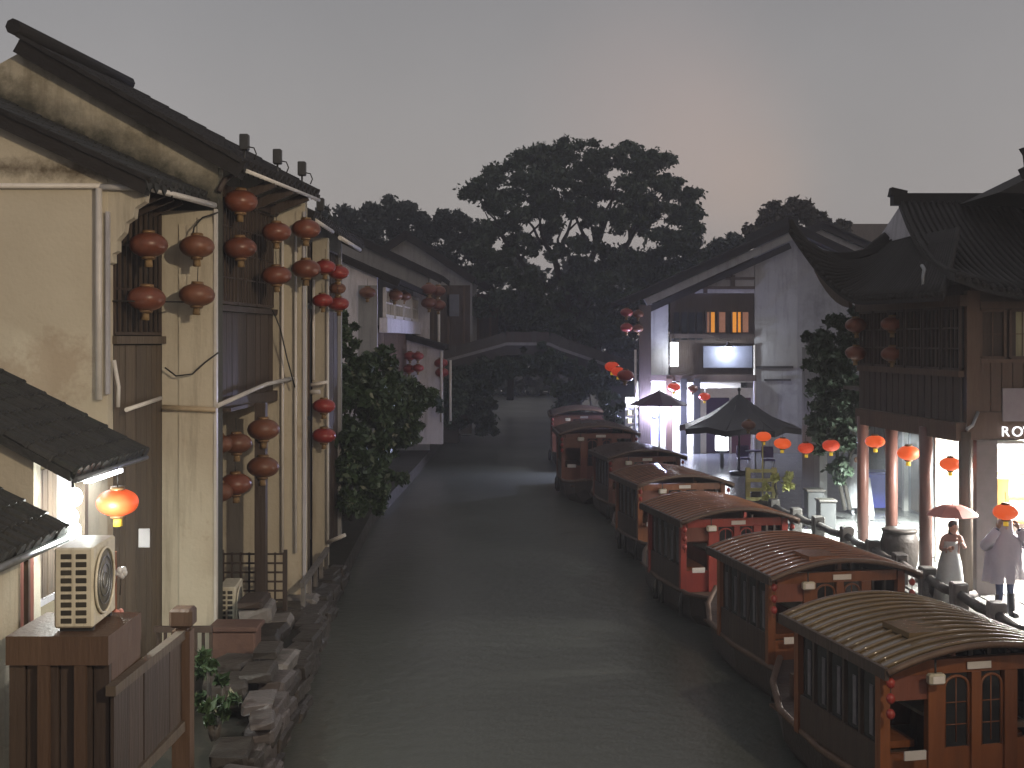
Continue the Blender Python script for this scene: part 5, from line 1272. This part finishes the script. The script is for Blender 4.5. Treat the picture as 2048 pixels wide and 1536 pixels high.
# wood closing the far bend of the canal
cs = [W(random.uniform(560, 1900), random.uniform(520, 790), random.uniform(118, 128)) for _ in range(520)]
leaves('far_wood', cs, [random.uniform(1.2, 2.6) for _ in cs], 46, .5, leaf_far, None, shell=.1)
tag(bpy.data.objects['far_wood'], 'dark mass of trees closing the far end of the canal', 'woodland', kind='stuff')

def shrub(name, label, clumps, per, size, mt, stems, droop=.4, jit=.5, q_=7):
    t = empty(name, W(*stems[0][0]), label, 'shrub'); cs, rr = [], []
    for (x, y, r_, d) in clumps:
        for q in range(q_):
            dd = d + random.uniform(-.5, .5); cs.append(W(x + random.gauss(0, r_ * jit), y + random.gauss(0, r_ * jit), dd)); rr.append(r_ * .55 * dd / FPX * random.uniform(.7, 1.1))
    leaves('foliage', cs, rr, int(per * .6), size, mt, t, droop=droop, shell=.05)
    b = MB()
    for (a, c) in stems: limb(b, W(*a), W(*c), .06, .02, 5, .25)
    b.build('stems', bark, t); return t
shrub('hanging_shrub', 'large green shrub spilling over the water past the left houses',
      [(740, 715, 40, 34), (700, 740, 40, 33), (770, 740, 40, 35), (720, 780, 50, 33), (770, 790, 50, 34), (810, 780, 36, 35), (840, 795, 24, 36), (690, 800, 44, 32), (740, 830, 50, 33), (790, 830, 40, 34), (700, 860, 48, 32), (750, 880, 46, 33),
       (700, 910, 44, 31), (745, 930, 40, 32), (710, 960, 40, 31), (750, 980, 30, 31.5), (730, 1010, 26, 31), (690, 680, 24, 34), (685, 640, 20, 35), (700, 1000, 24, 30.5), (680, 950, 26, 31), (670, 880, 22, 31), (775, 880, 34, 36), (790, 850, 30, 37), (770, 930, 30, 34), (805, 880, 22, 39), (760, 985, 22, 32.5), (830, 860, 20, 42), (815, 845, 20, 40)],
      420, .12, leaf_green, [((690, 1040, 31), (720, 780, 33)), ((700, 1040, 31), (760, 820, 34)), ((690, 1030, 31), (690, 740, 33))])
shrub('ivy_shrub', 'tall dark ivy climbing the wall left of the jettied house',
      [(1650, 680, 36, 31), (1680, 660, 36, 31), (1640, 720, 40, 31), (1680, 720, 44, 31), (1655, 770, 44, 31), (1690, 770, 40, 30.5), (1660, 820, 40, 31), (1690, 830, 36, 30.5), (1665, 870, 34, 31), (1690, 890, 34, 30.5), (1640, 850, 22, 31.5), (1680, 940, 26, 30.5), (1625, 690, 20, 31.5), (1700, 640, 30, 31), (1710, 700, 36, 30.5), (1712, 820, 30, 30)],
      320, .10, leaf_dark, [((1690, 1020, 31), (1660, 700, 31)), ((1700, 1020, 31), (1690, 680, 31))])
MB().box(8.1, 8.3, 31.6, 33.5, RZ, 5.4).build('garden_wall', plaster_grey, None, 'grey garden wall behind the ivy', 'wall')
shrub('bridge_vine', 'green vine hanging from the left half of the far bridge', [(x, 735 + random.uniform(-8, 45) + abs(x - 960) * .1, 22, 64.6) for x in range(895, 1010, 9)] + [(random.uniform(890, 985), random.uniform(770, 850), 22, 64.5) for _ in range(10)] + [(x, 720 + random.uniform(0, 26), 16, 64.6) for x in range(1000, 1090, 14)], 260, .16, leaf_dark, [((905, 800, 64.7), (930, 730, 64.7))])
shrub('bridge_vine', 'bright green vine hanging under the right end of the far bridge', [(1090, 715, 20, 64.6), (1115, 725, 24, 64.6), (1140, 745, 26, 64), (1170, 760, 28, 63), (1195, 775, 24, 62), (1205, 760, 22, 62), (1180, 740, 18, 63), (1130, 770, 24, 63.5), (1100, 745, 20, 64.5), (1125, 800, 24, 63.5), (1150, 790, 24, 63), (1140, 820, 22, 63)], 340, .16, leaf_green, [((1190, 850, 62), (1170, 740, 63))])
shrub('ledge_plant', 'broad leaved green plant at the foot of the plaster pillar', [(410, 1340, 24, 15.3), (440, 1355, 26, 15.3), (415, 1390, 30, 15.2), (450, 1400, 26, 15), (430, 1440, 22, 15), (400, 1310, 14, 15.4)], 70, .10, leaf_green, [((430, 1480, 15), (415, 1340, 15.3)), ((430, 1480, 15), (445, 1370, 15.3))], q_=2)
pp = shrub('potted_plant', 'pale yellow green leafy plant beside the rack on the quay', [(1550, 960, 22, 31), (1560, 945, 16, 31), (1535, 985, 18, 31), (1570, 975, 14, 31)], 60, .11, leaf_pale, [((1548, 1040, 31), (1552, 955, 31))], q_=2)
ptp = W(1548, 1020, 31); MB().lathe([(.16, 0), (.2, .3), (.23, .32)], (ptp.x, ptp.y, RZ), 14).build('pot', stone_dark, pp)
shrub('water_side_bush', 'dark bush in front of the low lean-to with the arch', [(845, 790, 20, 50), (820, 800, 20, 50), (870, 800, 14, 51), (800, 810, 22, 49), (905, 770, 20, 56), (915, 800, 20, 56), (900, 830, 20, 55)], 300, .14, leaf_dark, [((830, 870, 50), (835, 800, 50))])
shrub('quay_bush', 'round pot bush beside the far boats at the bright stall', [(1225, 830, 20, 47), (1240, 850, 22, 46), (1215, 800, 16, 48), (1250, 870, 20, 45)], 260, .12, leaf_dark, [((1235, 890, 46), (1230, 830, 46))])

# ------------------------------------------------------------------ patio umbrella, street things
um = empty('patio_umbrella', (7.9, 42, RZ), 'big black wet patio umbrella in front of the shop house', 'umbrella')
ap_ = Vector((7.95, 42, 3.75)); nseg = 8; rad_ = 2.15
rim = [Vector((7.95 + rad_ * math.cos(2 * math.pi * k / nseg + .39), 42 + rad_ * math.sin(2 * math.pi * k / nseg + .39), 2.55)) for k in range(nseg)]
for k in range(nseg):
    a, c = rim[k], rim[(k + 1) % nseg]; m1 = (a + c) / 2 + Vector((0, 0, .1)); m1 = m1.lerp(Vector((7.95, 42, m1.z)), .05)
    g = [[ap_.lerp(p, t) + Vector((0, 0, -.16 * math.sin(math.pi * t))) for p in (a, a.lerp(m1, .5), m1, m1.lerp(c, .5), c)] for t in (.04, .3, .55, .8, 1)]
    pn = MB().grid(g, (0, 0, -.015)).build('canopy_panel', brush_black, um)
    g2 = [[p, p + Vector((0, 0, -.2))] for p in (a, m1, c)]
    fixn(MB().grid(g2, ((7.95 - m1.x) * .01, (42 - m1.y) * .01, 0)).build('valance', brush_black, pn))
    MB().tube([ap_ + Vector((0, 0, -.06)), ap_.lerp(a, .5) + Vector((0, 0, -.19)), a + Vector((0, 0, -.02))], .018, 5).build('rib', metal_dark, um)
MB().tube([(7.95, 42, RZ), (7.95, 42, 3.85)], .035, 8).build('pole', metal_dark, um)
MB().lathe([(.34, 0), (.34, .1), (.08, .14)], (7.95, 42, RZ), 16).build('base', stone_dark, um)
MB().ball((7.95, 42, 3.86), .06, .06, .08).build('finial', metal_dark, um)
# second small parasol at left of the shop posts
u2 = empty('patio_umbrella', (6.1, 46, RZ), 'plum coloured parasol left of the bright shop posts', 'umbrella')
ap2 = Vector((5.7, 46.5, 3.65)); mpl = mat('plum_cloth', (.07, .035, .075), .5, (.05, .028, .055), 5)
for k in range(8):
    a, c = [ap2 + Vector((1.15 * math.cos(2 * math.pi * (k + q) / 8), 1.15 * math.sin(2 * math.pi * (k + q) / 8), -.55)) for q in (0, 1)]
    fixn(MB().prism([ap2, a, c], (0, 0, -.02)).build('canopy_panel', mpl, u2))
MB().tube([(5.7, 46.5, RZ), (5.7, 46.5, 3.7)], .03, 8).build('pole', metal_dark, u2)
# lit table-top box and purple chairs under the umbrella
bxl = empty('light_box', (7.7, 44, RZ), 'small blazing white light box under the black umbrella', 'sign')
MB().bbox(7.45, 7.92, 43.9, 44.0, 1.55, 2.1, .03).build('face', led_white, bxl); MB().box(7.62, 7.75, 43.92, 43.98, RZ, 1.55).build('stand', metal_dark, bxl)
point('box_light', (7.68, 43.7, 1.85), 18, (.7, .76, 1.0), bxl, .2)
lil = mat('lilac_plastic', (.16, .12, .30), .4, (.12, .09, .22), 5)
for k, (x, y, lb) in enumerate([(8.3, 43.0, 'left purple chair under the black umbrella'), (9.1, 42.6, 'right purple chair under the black umbrella')]):
    ch = empty('chair', (x, y, RZ), lb, 'chair', 'purple chairs under the umbrella')
    MB().bbox(x - .22, x + .22, y - .22, y + .22, RZ + .42, RZ + .47, .01).build('seat', lil, ch); MB().bbox(x - .22, x + .22, y + .19, y + .23, RZ + .5, RZ + .9, .01).build('backrest', lil, ch)
    for sx in (-.19, .19):
        for sy in (-.19, .19): MB().tube([(x + sx, y + sy, RZ), (x + sx, y + sy, RZ + .42)], .018, 6).build('leg', metal_grey, ch)
tbl = empty('table', (8.7, 42.9, RZ), 'small table between the purple chairs', 'table')
MB().lathe([(.36, 0), (.36, .03)], (8.7, 42.9, RZ + .72), 18).build('top', lil, tbl); MB().tube([(8.7, 42.9, RZ), (8.7, 42.9, RZ + .72)], .03, 8).build('leg', metal_grey, tbl)
# bright stall beyond the far boats
stl = empty('market_stall', (5.2, 52, RZ), 'tiny dazzling stall beside the bridge foot beyond the far boats', 'stall')
MB().box(4.95, 5.9, 52.4, 52.5, RZ, 3.1).build('back_board', shop_wall, stl)
for k in range(4): 
    MB().box(5.0, 5.85, 52.0, 52.4, 1.6 + .35 * k, 1.63 + .35 * k).build('shelf', wood_grey, stl)
for k in range(9): MB().bbox(5.02 + .27 * (k % 3), 5.2 + .27 * (k % 3), 52.05, 52.25, 1.64 + .35 * (k // 3), 1.85 + .35 * (k // 3), .02).build('goods', [yellow_wood, cloth_white, pink_cloth][k % 3], stl)
MB().box(5.1, 5.7, 51.95, 52.05, 3.0, 3.06).build('tube_lamp', led_white, stl); area('stall_light', (5.4, 51.9, 2.98), (R(-20), 0, 0), .6, .1, 40, (1, .97, .9), stl)
# pale rack, bins, board
rk = empty('yellow_rack', (6.6, 32, RZ), 'pale yellow green wooden rack standing on the quay edge', 'rack')
for x in (6.28, 6.98): MB().box(x - .06, x + .06, 31.9, 32.0, RZ - .1, RZ + 1.3).build('upright', yellow_wood, rk)
for k in range(5): MB().box(6.22, 7.04, 31.86, 31.9, RZ + .18 + .25 * k, RZ + .27 + .25 * k).build('slat', yellow_wood, rk)
MB().tube([(6.62, 31.7, RZ), (6.62, 31.7, RZ + 2.0)], .022, 6).build('pole', yellow_wood, rk)
for k, (px, d, w, h, lb) in enumerate([(1628, 30.6, .42, .85, 'taller dark stone planter box at the quay edge'), (1652, 29.6, .4, .72, 'shorter dark planter box at the quay edge')]):
    p = W(px, 900, d); pb = empty('planter_box', (p.x, d, RZ), lb, 'planter', 'planter boxes at the quay edge')
    MB().bbox(p.x - w / 2, p.x + w / 2, d - .2, d + .2, RZ, RZ + h, .02).build('box', metal_dark, pb); MB().bbox(p.x - w / 2 - .03, p.x + w / 2 + .03, d - .23, d + .23, RZ + h, RZ + h + .06, .015).build('rim', stone_dark, pb)
    MB().box(p.x - w / 2 + .04, p.x + w / 2 - .04, d - .17, d + .17, RZ + h + .055, RZ + h + .065).build('soil', earth, pb)
p = W(1752, 960, 33.0); bn = empty('wheeled_bin', (p.x, 33, RZ), 'bright blue wheeled bin behind the first round column', 'bin')
fixn(MB().hex([(p.x - .28, 32.75, RZ + .12), (p.x + .28, 32.75, RZ + .12), (p.x + .28, 33.25, RZ + .12), (p.x - .28, 33.25, RZ + .12), (p.x - .36, 32.7, RZ + 1.02), (p.x + .36, 32.7, RZ + 1.02), (p.x + .36, 33.35, RZ + 1.02), (p.x - .36, 33.35, RZ + 1.02)]).build('body', blue_plastic, bn))
MB().bbox(p.x - .39, p.x + .39, 32.66, 33.4, RZ + 1.02, RZ + 1.1, .02).build('lid', blue_plastic, bn)
for s in (-.26, .26): MB().lathe([(.1, 0), (.1, .05)], (0, 0, 0), 12).build('wheel', metal_dark, bn).location = (s, .3, .1)
for o in list(bn.children)[-2:]: o.rotation_euler = (0, R(90), 0)
p = W(1737, 980, 32.0); ab = empty('white_board', (p.x, 32, RZ), 'white standing board beside the blue bin', 'sign')
MB().bar((p.x - .02, 31.95, RZ), (p.x - .1, 32.1, RZ + 1.0), .34, .03, (0, 1, 0)).build('face', cloth_white, ab); MB().bar((p.x + .02, 32.3, RZ), (p.x - .08, 32.12, RZ + 1.0), .3, .03, (0, 1, 0)).build('rear_leg', cloth_white, ab)
p = W(1795, 1060, 24.2); wv = empty('stone_tub', (8.05, 24.0, RZ), 'squat dark stone tub behind the second round column', 'tub')
MB().lathe([(.30, 0), (.36, .25), (.38, .6), (.33, .78), (.30, .8)], (7.85, 24.3, RZ + .02), 18).build('body', stone_dark, wv); MB().lathe([(.34, 0), (.36, .05), (.3, .07)], (7.85, 24.3, RZ + .82), 18).build('rim', stone_dark, wv)
pk = empty('stacked_crate', (9.9, 25.8, RZ), 'dark crates stacked by the street wall behind the third column', 'crate')
for k, (x, y, z) in enumerate(((9.9, 27.0, 0), (10.2, 27.5, 0), (9.95, 27.1, .46))): MB().bbox(x - .28, x + .28, y - .22, y + .22, RZ + z, RZ + z + .44, .02).build('crate', metal_dark, pk)

# ------------------------------------------------------------------ people
def skin_body(name, joints, edges, mt, parent, root=0):
    me = bpy.data.meshes.new(name); me.from_pydata([Vector(j[0]) - wloc(parent) for j in joints], edges, [])
    o = bpy.data.objects.new(name, me); C.objects.link(o); o.parent = parent; me.materials.append(mt)
    md = o.modifiers.new('skin', 'SKIN'); md.use_smooth_shade = True
    for i, j in enumerate(joints):
        r_ = j[1]; r2 = r_ if not isinstance(r_, tuple) else None
        me.skin_vertices[0].data[i].radius = (r_, r_) if r2 is not None else r_
        me.skin_vertices[0].data[i].use_root = (i == root)
    sb = o.modifiers.new('sub', 'SUBSURF'); sb.levels = 1; sb.render_levels = 2
    return o
def head(parent, c, look, rr=.1, hair_long=False):
    """head with nose, ears, eyes and hair; look = unit direction of the face"""
    lk = Vector(look).normalized(); sd_ = lk.cross(Vector((0, 0, 1))).normalized(); c = Vector(c)
    b = MB(); b.ball(c, .078, .088, .112, 14, 10); n_ = c + lk * .088 - Vector((0, 0, .012)); b.ball(n_, .013, .016, .022, 8, 6)
    for s in (-1, 1): b.ball(c + sd_ * .078 * s - Vector((0, 0, .01)), .014, .02, .03, 8, 6)
    h = b.build('head', skin_m, parent)
    for s in (-1, 1): MB().ball(c + lk * .078 + sd_ * .03 * s + Vector((0, 0, .012)), .011, .011, .008, 8, 5).build('eye', hair_m, h)
    m_ = c + lk * .083 - Vector((0, 0, .055)); MB().tube([m_ - sd_ * .022, m_ + sd_ * .022], .006, 5).build('mouth', pink_cloth, h)
    hb = MB().ball(c + Vector((0, 0, .025)) - lk * .018, .088, .096, .1, 14, 8)
    if hair_long: hb.ball(c - lk * .05 - Vector((0, 0, .1)), .075, .055, .15, 12, 8)
    hb.build('hair', hair_m, h); return h
def hand(parent, wrist, d, out, mt=skin_m):
    """palm and five bent fingers"""
    w = Vector(wrist); d = Vector(d).normalized(); o_ = Vector(out).normalized(); n_ = d.cross(o_).normalized()
    b = MB(); b.tube([w, w + d * .045, w + d * .085], [.022, .036, .03], 8)
    for k, (s, l) in enumerate(((-.026, .066), (-.009, .078), (.009, .074), (.026, .058))):
        p0 = w + d * .08 + o_ * s; b.tube([p0, p0 + d * l * .5 + n_ * .006, p0 + d * l * .85 + n_ * .03], [.0095, .009, .007], 6)
    p0 = w + d * .03 - o_ * .03; b.tube([p0, p0 + d * .03 - o_ * .022, p0 + d * .062 - o_ * .02 + n_ * .012], [.012, .0105, .008], 6)
    return b.build('hand', mt, parent)
def ring(c, rx, ry, n=20, fold=0.0, ph=0.0): return [(c[0] + rx * (1 + fold * math.sin(5 * q + ph)) * math.cos(q), c[1] + ry * (1 + fold * math.sin(5 * q + ph)) * math.sin(q), c[2]) for q in [2 * math.pi * k / n for k in range(n)]]
def legs_joints(x, y, z, h, step=.0, wide=.1):
    return [((x, y, z + .52 * h), .15), ((x - wide, y, z + .48 * h), .095), ((x - wide - .01, y - step, z + .27 * h), .062), ((x - wide - .02, y - step * 1.3 + .02, z + .06), .045), ((x - wide - .03, y - step * 1.3 - .12, z + .035), .035),
            ((x + wide, y, z + .48 * h), .095), ((x + wide + .01, y + step, z + .27 * h), .062), ((x + wide + .02, y + step * 1.2 + .03, z + .06), .045), ((x + wide + .03, y + step * 1.2 - .11, z + .035), .035)]
LE = [(0, 1), (1, 2), (2, 3), (3, 4), (0, 5), (5, 6), (6, 7), (7, 8)]
# person in a clear poncho
px_, py0 = 8.36, 20.35
pa = empty('person', (px_, py0, RZ), 'person in a translucent white poncho, jeans and dark boots on the bright quay', 'person')
H = 1.68
J = legs_joints(px_, py0, RZ, H, .05, .1)
J += [((px_, py0, RZ + .68 * H), .15), ((px_, py0, RZ + .8 * H), .17), ((px_, py0 - .01, RZ + .87 * H), .06), ((px_ - .18, py0, RZ + .8 * H), .06), ((px_ - .34, py0 - .1, RZ + .74 * H), .045), ((px_ - .17, py0 - .14, RZ + .91 * H), .036),
      ((px_ + .18, py0, RZ + .8 * H), .06), ((px_ + .34, py0 - .1, RZ + .74 * H), .045), ((px_ + .17, py0 - .14, RZ + .91 * H), .036)]
skin_body('body', J, LE + [(0, 9), (9, 10), (10, 11), (10, 12), (12, 13), (13, 14), (10, 15), (15, 16), (16, 17)], jeans, pa)
for s in (-1, 1):
    hand(pa, (px_ + s * .17, py0 - .14, RZ + .91 * H), (-s * .45, .1, 1), (1, 0, 0)); MB().tube([(px_ + s * .2, py0, RZ + .8 * H), (px_ + s * .36, py0 - .09, RZ + .735 * H), (px_ + s * .3, py0 - .13, RZ + .80 * H), (px_ + s * .19, py0 - .14, RZ + .89 * H)], [.11, .1, .085, .075], 10).build('sleeve', poncho, pa)
    MB().tube([(px_ + s * .12, py0 - s * -.04 , RZ + .40), (px_ + s * .125, py0 + .03 * s, RZ + .1), (px_ + s * .13, py0 - .02, RZ + .05), (px_ + s * .13, py0 - .16, RZ + .045)], [.062, .055, .055, .045], 10).build('boot', boot, pa)
head(pa, (px_, py0 - .02, RZ + .94 * H), (-.1, -1, -.1))
rg = [ring((px_, py0 - .01, RZ + 1.0 * H + .03), .05, .06), ring((px_, py0 - .0, RZ + .98 * H), .115, .125), ring((px_, py0 + .03, RZ + .9 * H), .13, .125), ring((px_, py0, RZ + .85 * H), .15, .13, fold=.02), ring((px_, py0, RZ + .8 * H), .25, .17, fold=.04), ring((px_, py0, RZ + .7 * H), .30, .21, fold=.09, ph=.3), ring((px_, py0, RZ + .52 * H), .31, .24, fold=.13, ph=.5), ring((px_ + .02, py0, RZ + .36 * H), .36, .27, fold=.17, ph=.8)]
MB().loft(rg, cap=False).build('poncho', poncho, pa)
# person with the pink umbrella
qx, qy = 7.78, 21.3
pb_ = empty('person', (qx, qy, RZ), 'person in a long grey dress leaning under a pink umbrella', 'person')
H2 = 1.5
J = legs_joints(qx, qy, RZ, H2, .02, .07) + [((qx, qy, RZ + .66 * H2), .12), ((qx + .02, qy - .02, RZ + .79 * H2), .13), ((qx + .03, qy - .05, RZ + .86 * H2), .05), ((qx - .13, qy - .02, RZ + .79 * H2), .05), ((qx - .2, qy - .06, RZ + .66 * H2), .038), ((qx - .12, qy - .2, RZ + .68 * H2), .03),
      ((qx + .17, qy - .02, RZ + .79 * H2), .05), ((qx + .22, qy - .1, RZ + .68 * H2), .038), ((qx + .12, qy - .2, RZ + .76 * H2), .03)]
skin_body('body', J, LE + [(0, 9), (9, 10), (10, 11), (10, 12), (12, 13), (13, 14), (10, 15), (15, 16), (16, 17)], shirt, pb_)
hand(pb_, (qx + .12, qy - .2, RZ + .76 * H2), (-.2, -.1, .6), (1, 0, 0)); hand(pb_, (qx - .12, qy - .2, RZ + .68 * H2), (.4, -.4, .2), (0, 0, 1))
head(pb_, (qx + .03, qy - .07, RZ + .92 * H2), (.1, -1, -.35), hair_long=True)
rg = [ring((qx, qy, RZ + .76 * H2), .16, .135), ring((qx, qy, RZ + .64 * H2), .145, .125), ring((qx, qy, RZ + .5 * H2), .2, .16, fold=.03), ring((qx, qy, RZ + .3 * H2), .24, .19, fold=.06), ring((qx, qy, RZ + .05), .28, .23, fold=.08)]
MB().loft(rg).build('dress', dress, pb_)
ub = empty('pink_umbrella', (qx + .05, qy - .15, RZ + 1.2), 'pink umbrella held over the person in grey', 'umbrella')
ca = Vector((qx + .0, qy - .1, RZ + 1.78)); rm = [ca + Vector((.46 * math.cos(2 * math.pi * k / 8), .46 * math.sin(2 * math.pi * k / 8), -.17)) for k in range(8)]
for k in range(8):
    g = [[ca.lerp(pq, t) + Vector((0, 0, .07 * math.sin(math.pi * t))) for pq in (rm[k], (rm[k] + rm[(k + 1) % 8]) / 2, rm[(k + 1) % 8])] for t in (.03, .35, .7, 1)]
    MB().grid(g, (0, 0, -.006)).build('canopy_panel', pink_cloth, ub); MB().tube([ca, ca.lerp(rm[k], .6) + Vector((0, 0, .05)), rm[k]], .006, 5).build('rib', metal_grey, ub)
MB().tube([(ca.x, ca.y, ca.z + .06), (qx + .11, qy - .22, RZ + 1.12)], .009, 6).build('shaft', metal_grey, ub)
# figure in white raincoat by the bin
rx_, ry_ = W(1712, 980, 32.2).x, 32.2
pc = empty('person', (rx_, ry_, RZ), 'hooded person in a long white raincoat near the blue bin', 'person'); H3 = 1.62
J = legs_joints(rx_, ry_, RZ, H3, .04, .08) + [((rx_, ry_, RZ + .68 * H3), .14), ((rx_, ry_, RZ + .8 * H3), .16), ((rx_, ry_, RZ + .87 * H3), .055), ((rx_ - .16, ry_, RZ + .8 * H3), .055), ((rx_ - .3, ry_ - .05, RZ + .7 * H3), .042), ((rx_ - .36, ry_ - .12, RZ + .82 * H3), .034), ((rx_ + .16, ry_, RZ + .8 * H3), .055), ((rx_ + .24, ry_, RZ + .65 * H3), .042), ((rx_ + .24, ry_ - .08, RZ + .52 * H3), .034)]
skin_body('body', J, LE + [(0, 9), (9, 10), (10, 11), (10, 12), (12, 13), (13, 14), (10, 15), (15, 16), (16, 17)], cloth_white, pc)
hand(pc, (rx_ - .36, ry_ - .12, RZ + .82 * H3), (0, -.2, 1), (1, 0, 0)); hand(pc, (rx_ + .24, ry_ - .08, RZ + .52 * H3), (0, -.1, -1), (1, 0, 0))
head(pc, (rx_, ry_ - .02, RZ + .93 * H3), (-.6, -.8, 0))
MB().loft([ring((rx_, ry_ + .02, RZ + 1.01 * H3), .05, .06), ring((rx_, ry_ + .03, RZ + .98 * H3), .115, .12), ring((rx_, ry_ + .05, RZ + .88 * H3), .13, .12), ring((rx_, ry_, RZ + .82 * H3), .22, .15), ring((rx_, ry_, RZ + .6 * H3), .26, .2, fold=.04), ring((rx_, ry_, RZ + .14 * H3), .33, .25, fold=.07)], cap=False).build('raincoat', cloth_white, pc)

# ------------------------------------------------------------------ the street lamp beside the bridge the view is taken from
sl = empty('street_lamp', (7.9, 1.0, RZ), 'tall warm street lamp beside the near bridge', 'lamp')
MB().tube([(7.9, 1.0, RZ), (7.9, 1.0, 10.4)], [.1, .06], 10).build('pole', metal_dark, sl)
MB().tube([(7.9, 1.0, 10.3), (7.7, 1.2, 10.6), (7.2, 1.6, 10.7)], .04, 8).build('arm', metal_dark, sl)
MB().bbox(6.8, 7.3, 1.45, 1.85, 10.55, 10.68, .02).build('lamp_head', metal_dark, sl)
MB().box(6.86, 7.24, 1.5, 1.8, 10.535, 10.548).build('lamp_glass', mat('sodium', (.9, .7, .4), .5, emit=(1, .72, .38), estr=8), sl)
ls = bpy.data.lights.new('street_lamp_beam', 'SPOT'); ls.energy = 9800; ls.color = (1.0, .81, .57); ls.spot_size = R(80); ls.spot_blend = .9; ls.shadow_soft_size = .18
lo = bpy.data.objects.new('street_lamp_beam', ls); C.objects.link(lo); lo.parent = sl; lo.location = Vector((7.05, 1.7, 10.5)) - sl.location
lo.rotation_euler = (Vector((7.05, 1.7, 10.5)) - Vector((-5.0, 18.5, 5.5))).to_track_quat('Z', 'Y').to_euler()

# ------------------------------------------------------------------ wet air
hz = MB().box(-66, 66, -44, 212, -1, 19).build('haze', bpy.data.materials.new('haze'), kind='stuff')
fixn(hz); hm = hz.data.materials[0]; hm.use_nodes = True; hm.node_tree.nodes.clear()
ho = hm.node_tree.nodes.new('ShaderNodeOutputMaterial'); hv = hm.node_tree.nodes.new('ShaderNodeVolumePrincipled')
hv.inputs['Color'].default_value = (.84, .86, .95, 1); hv.inputs['Density'].default_value = 0.0018; hv.inputs['Anisotropy'].default_value = 0.3
hm.node_tree.links.new(hv.outputs[0], ho.inputs['Volume'])
hz['label'] = 'wet hazy evening air over the canal'; hz['category'] = 'haze'
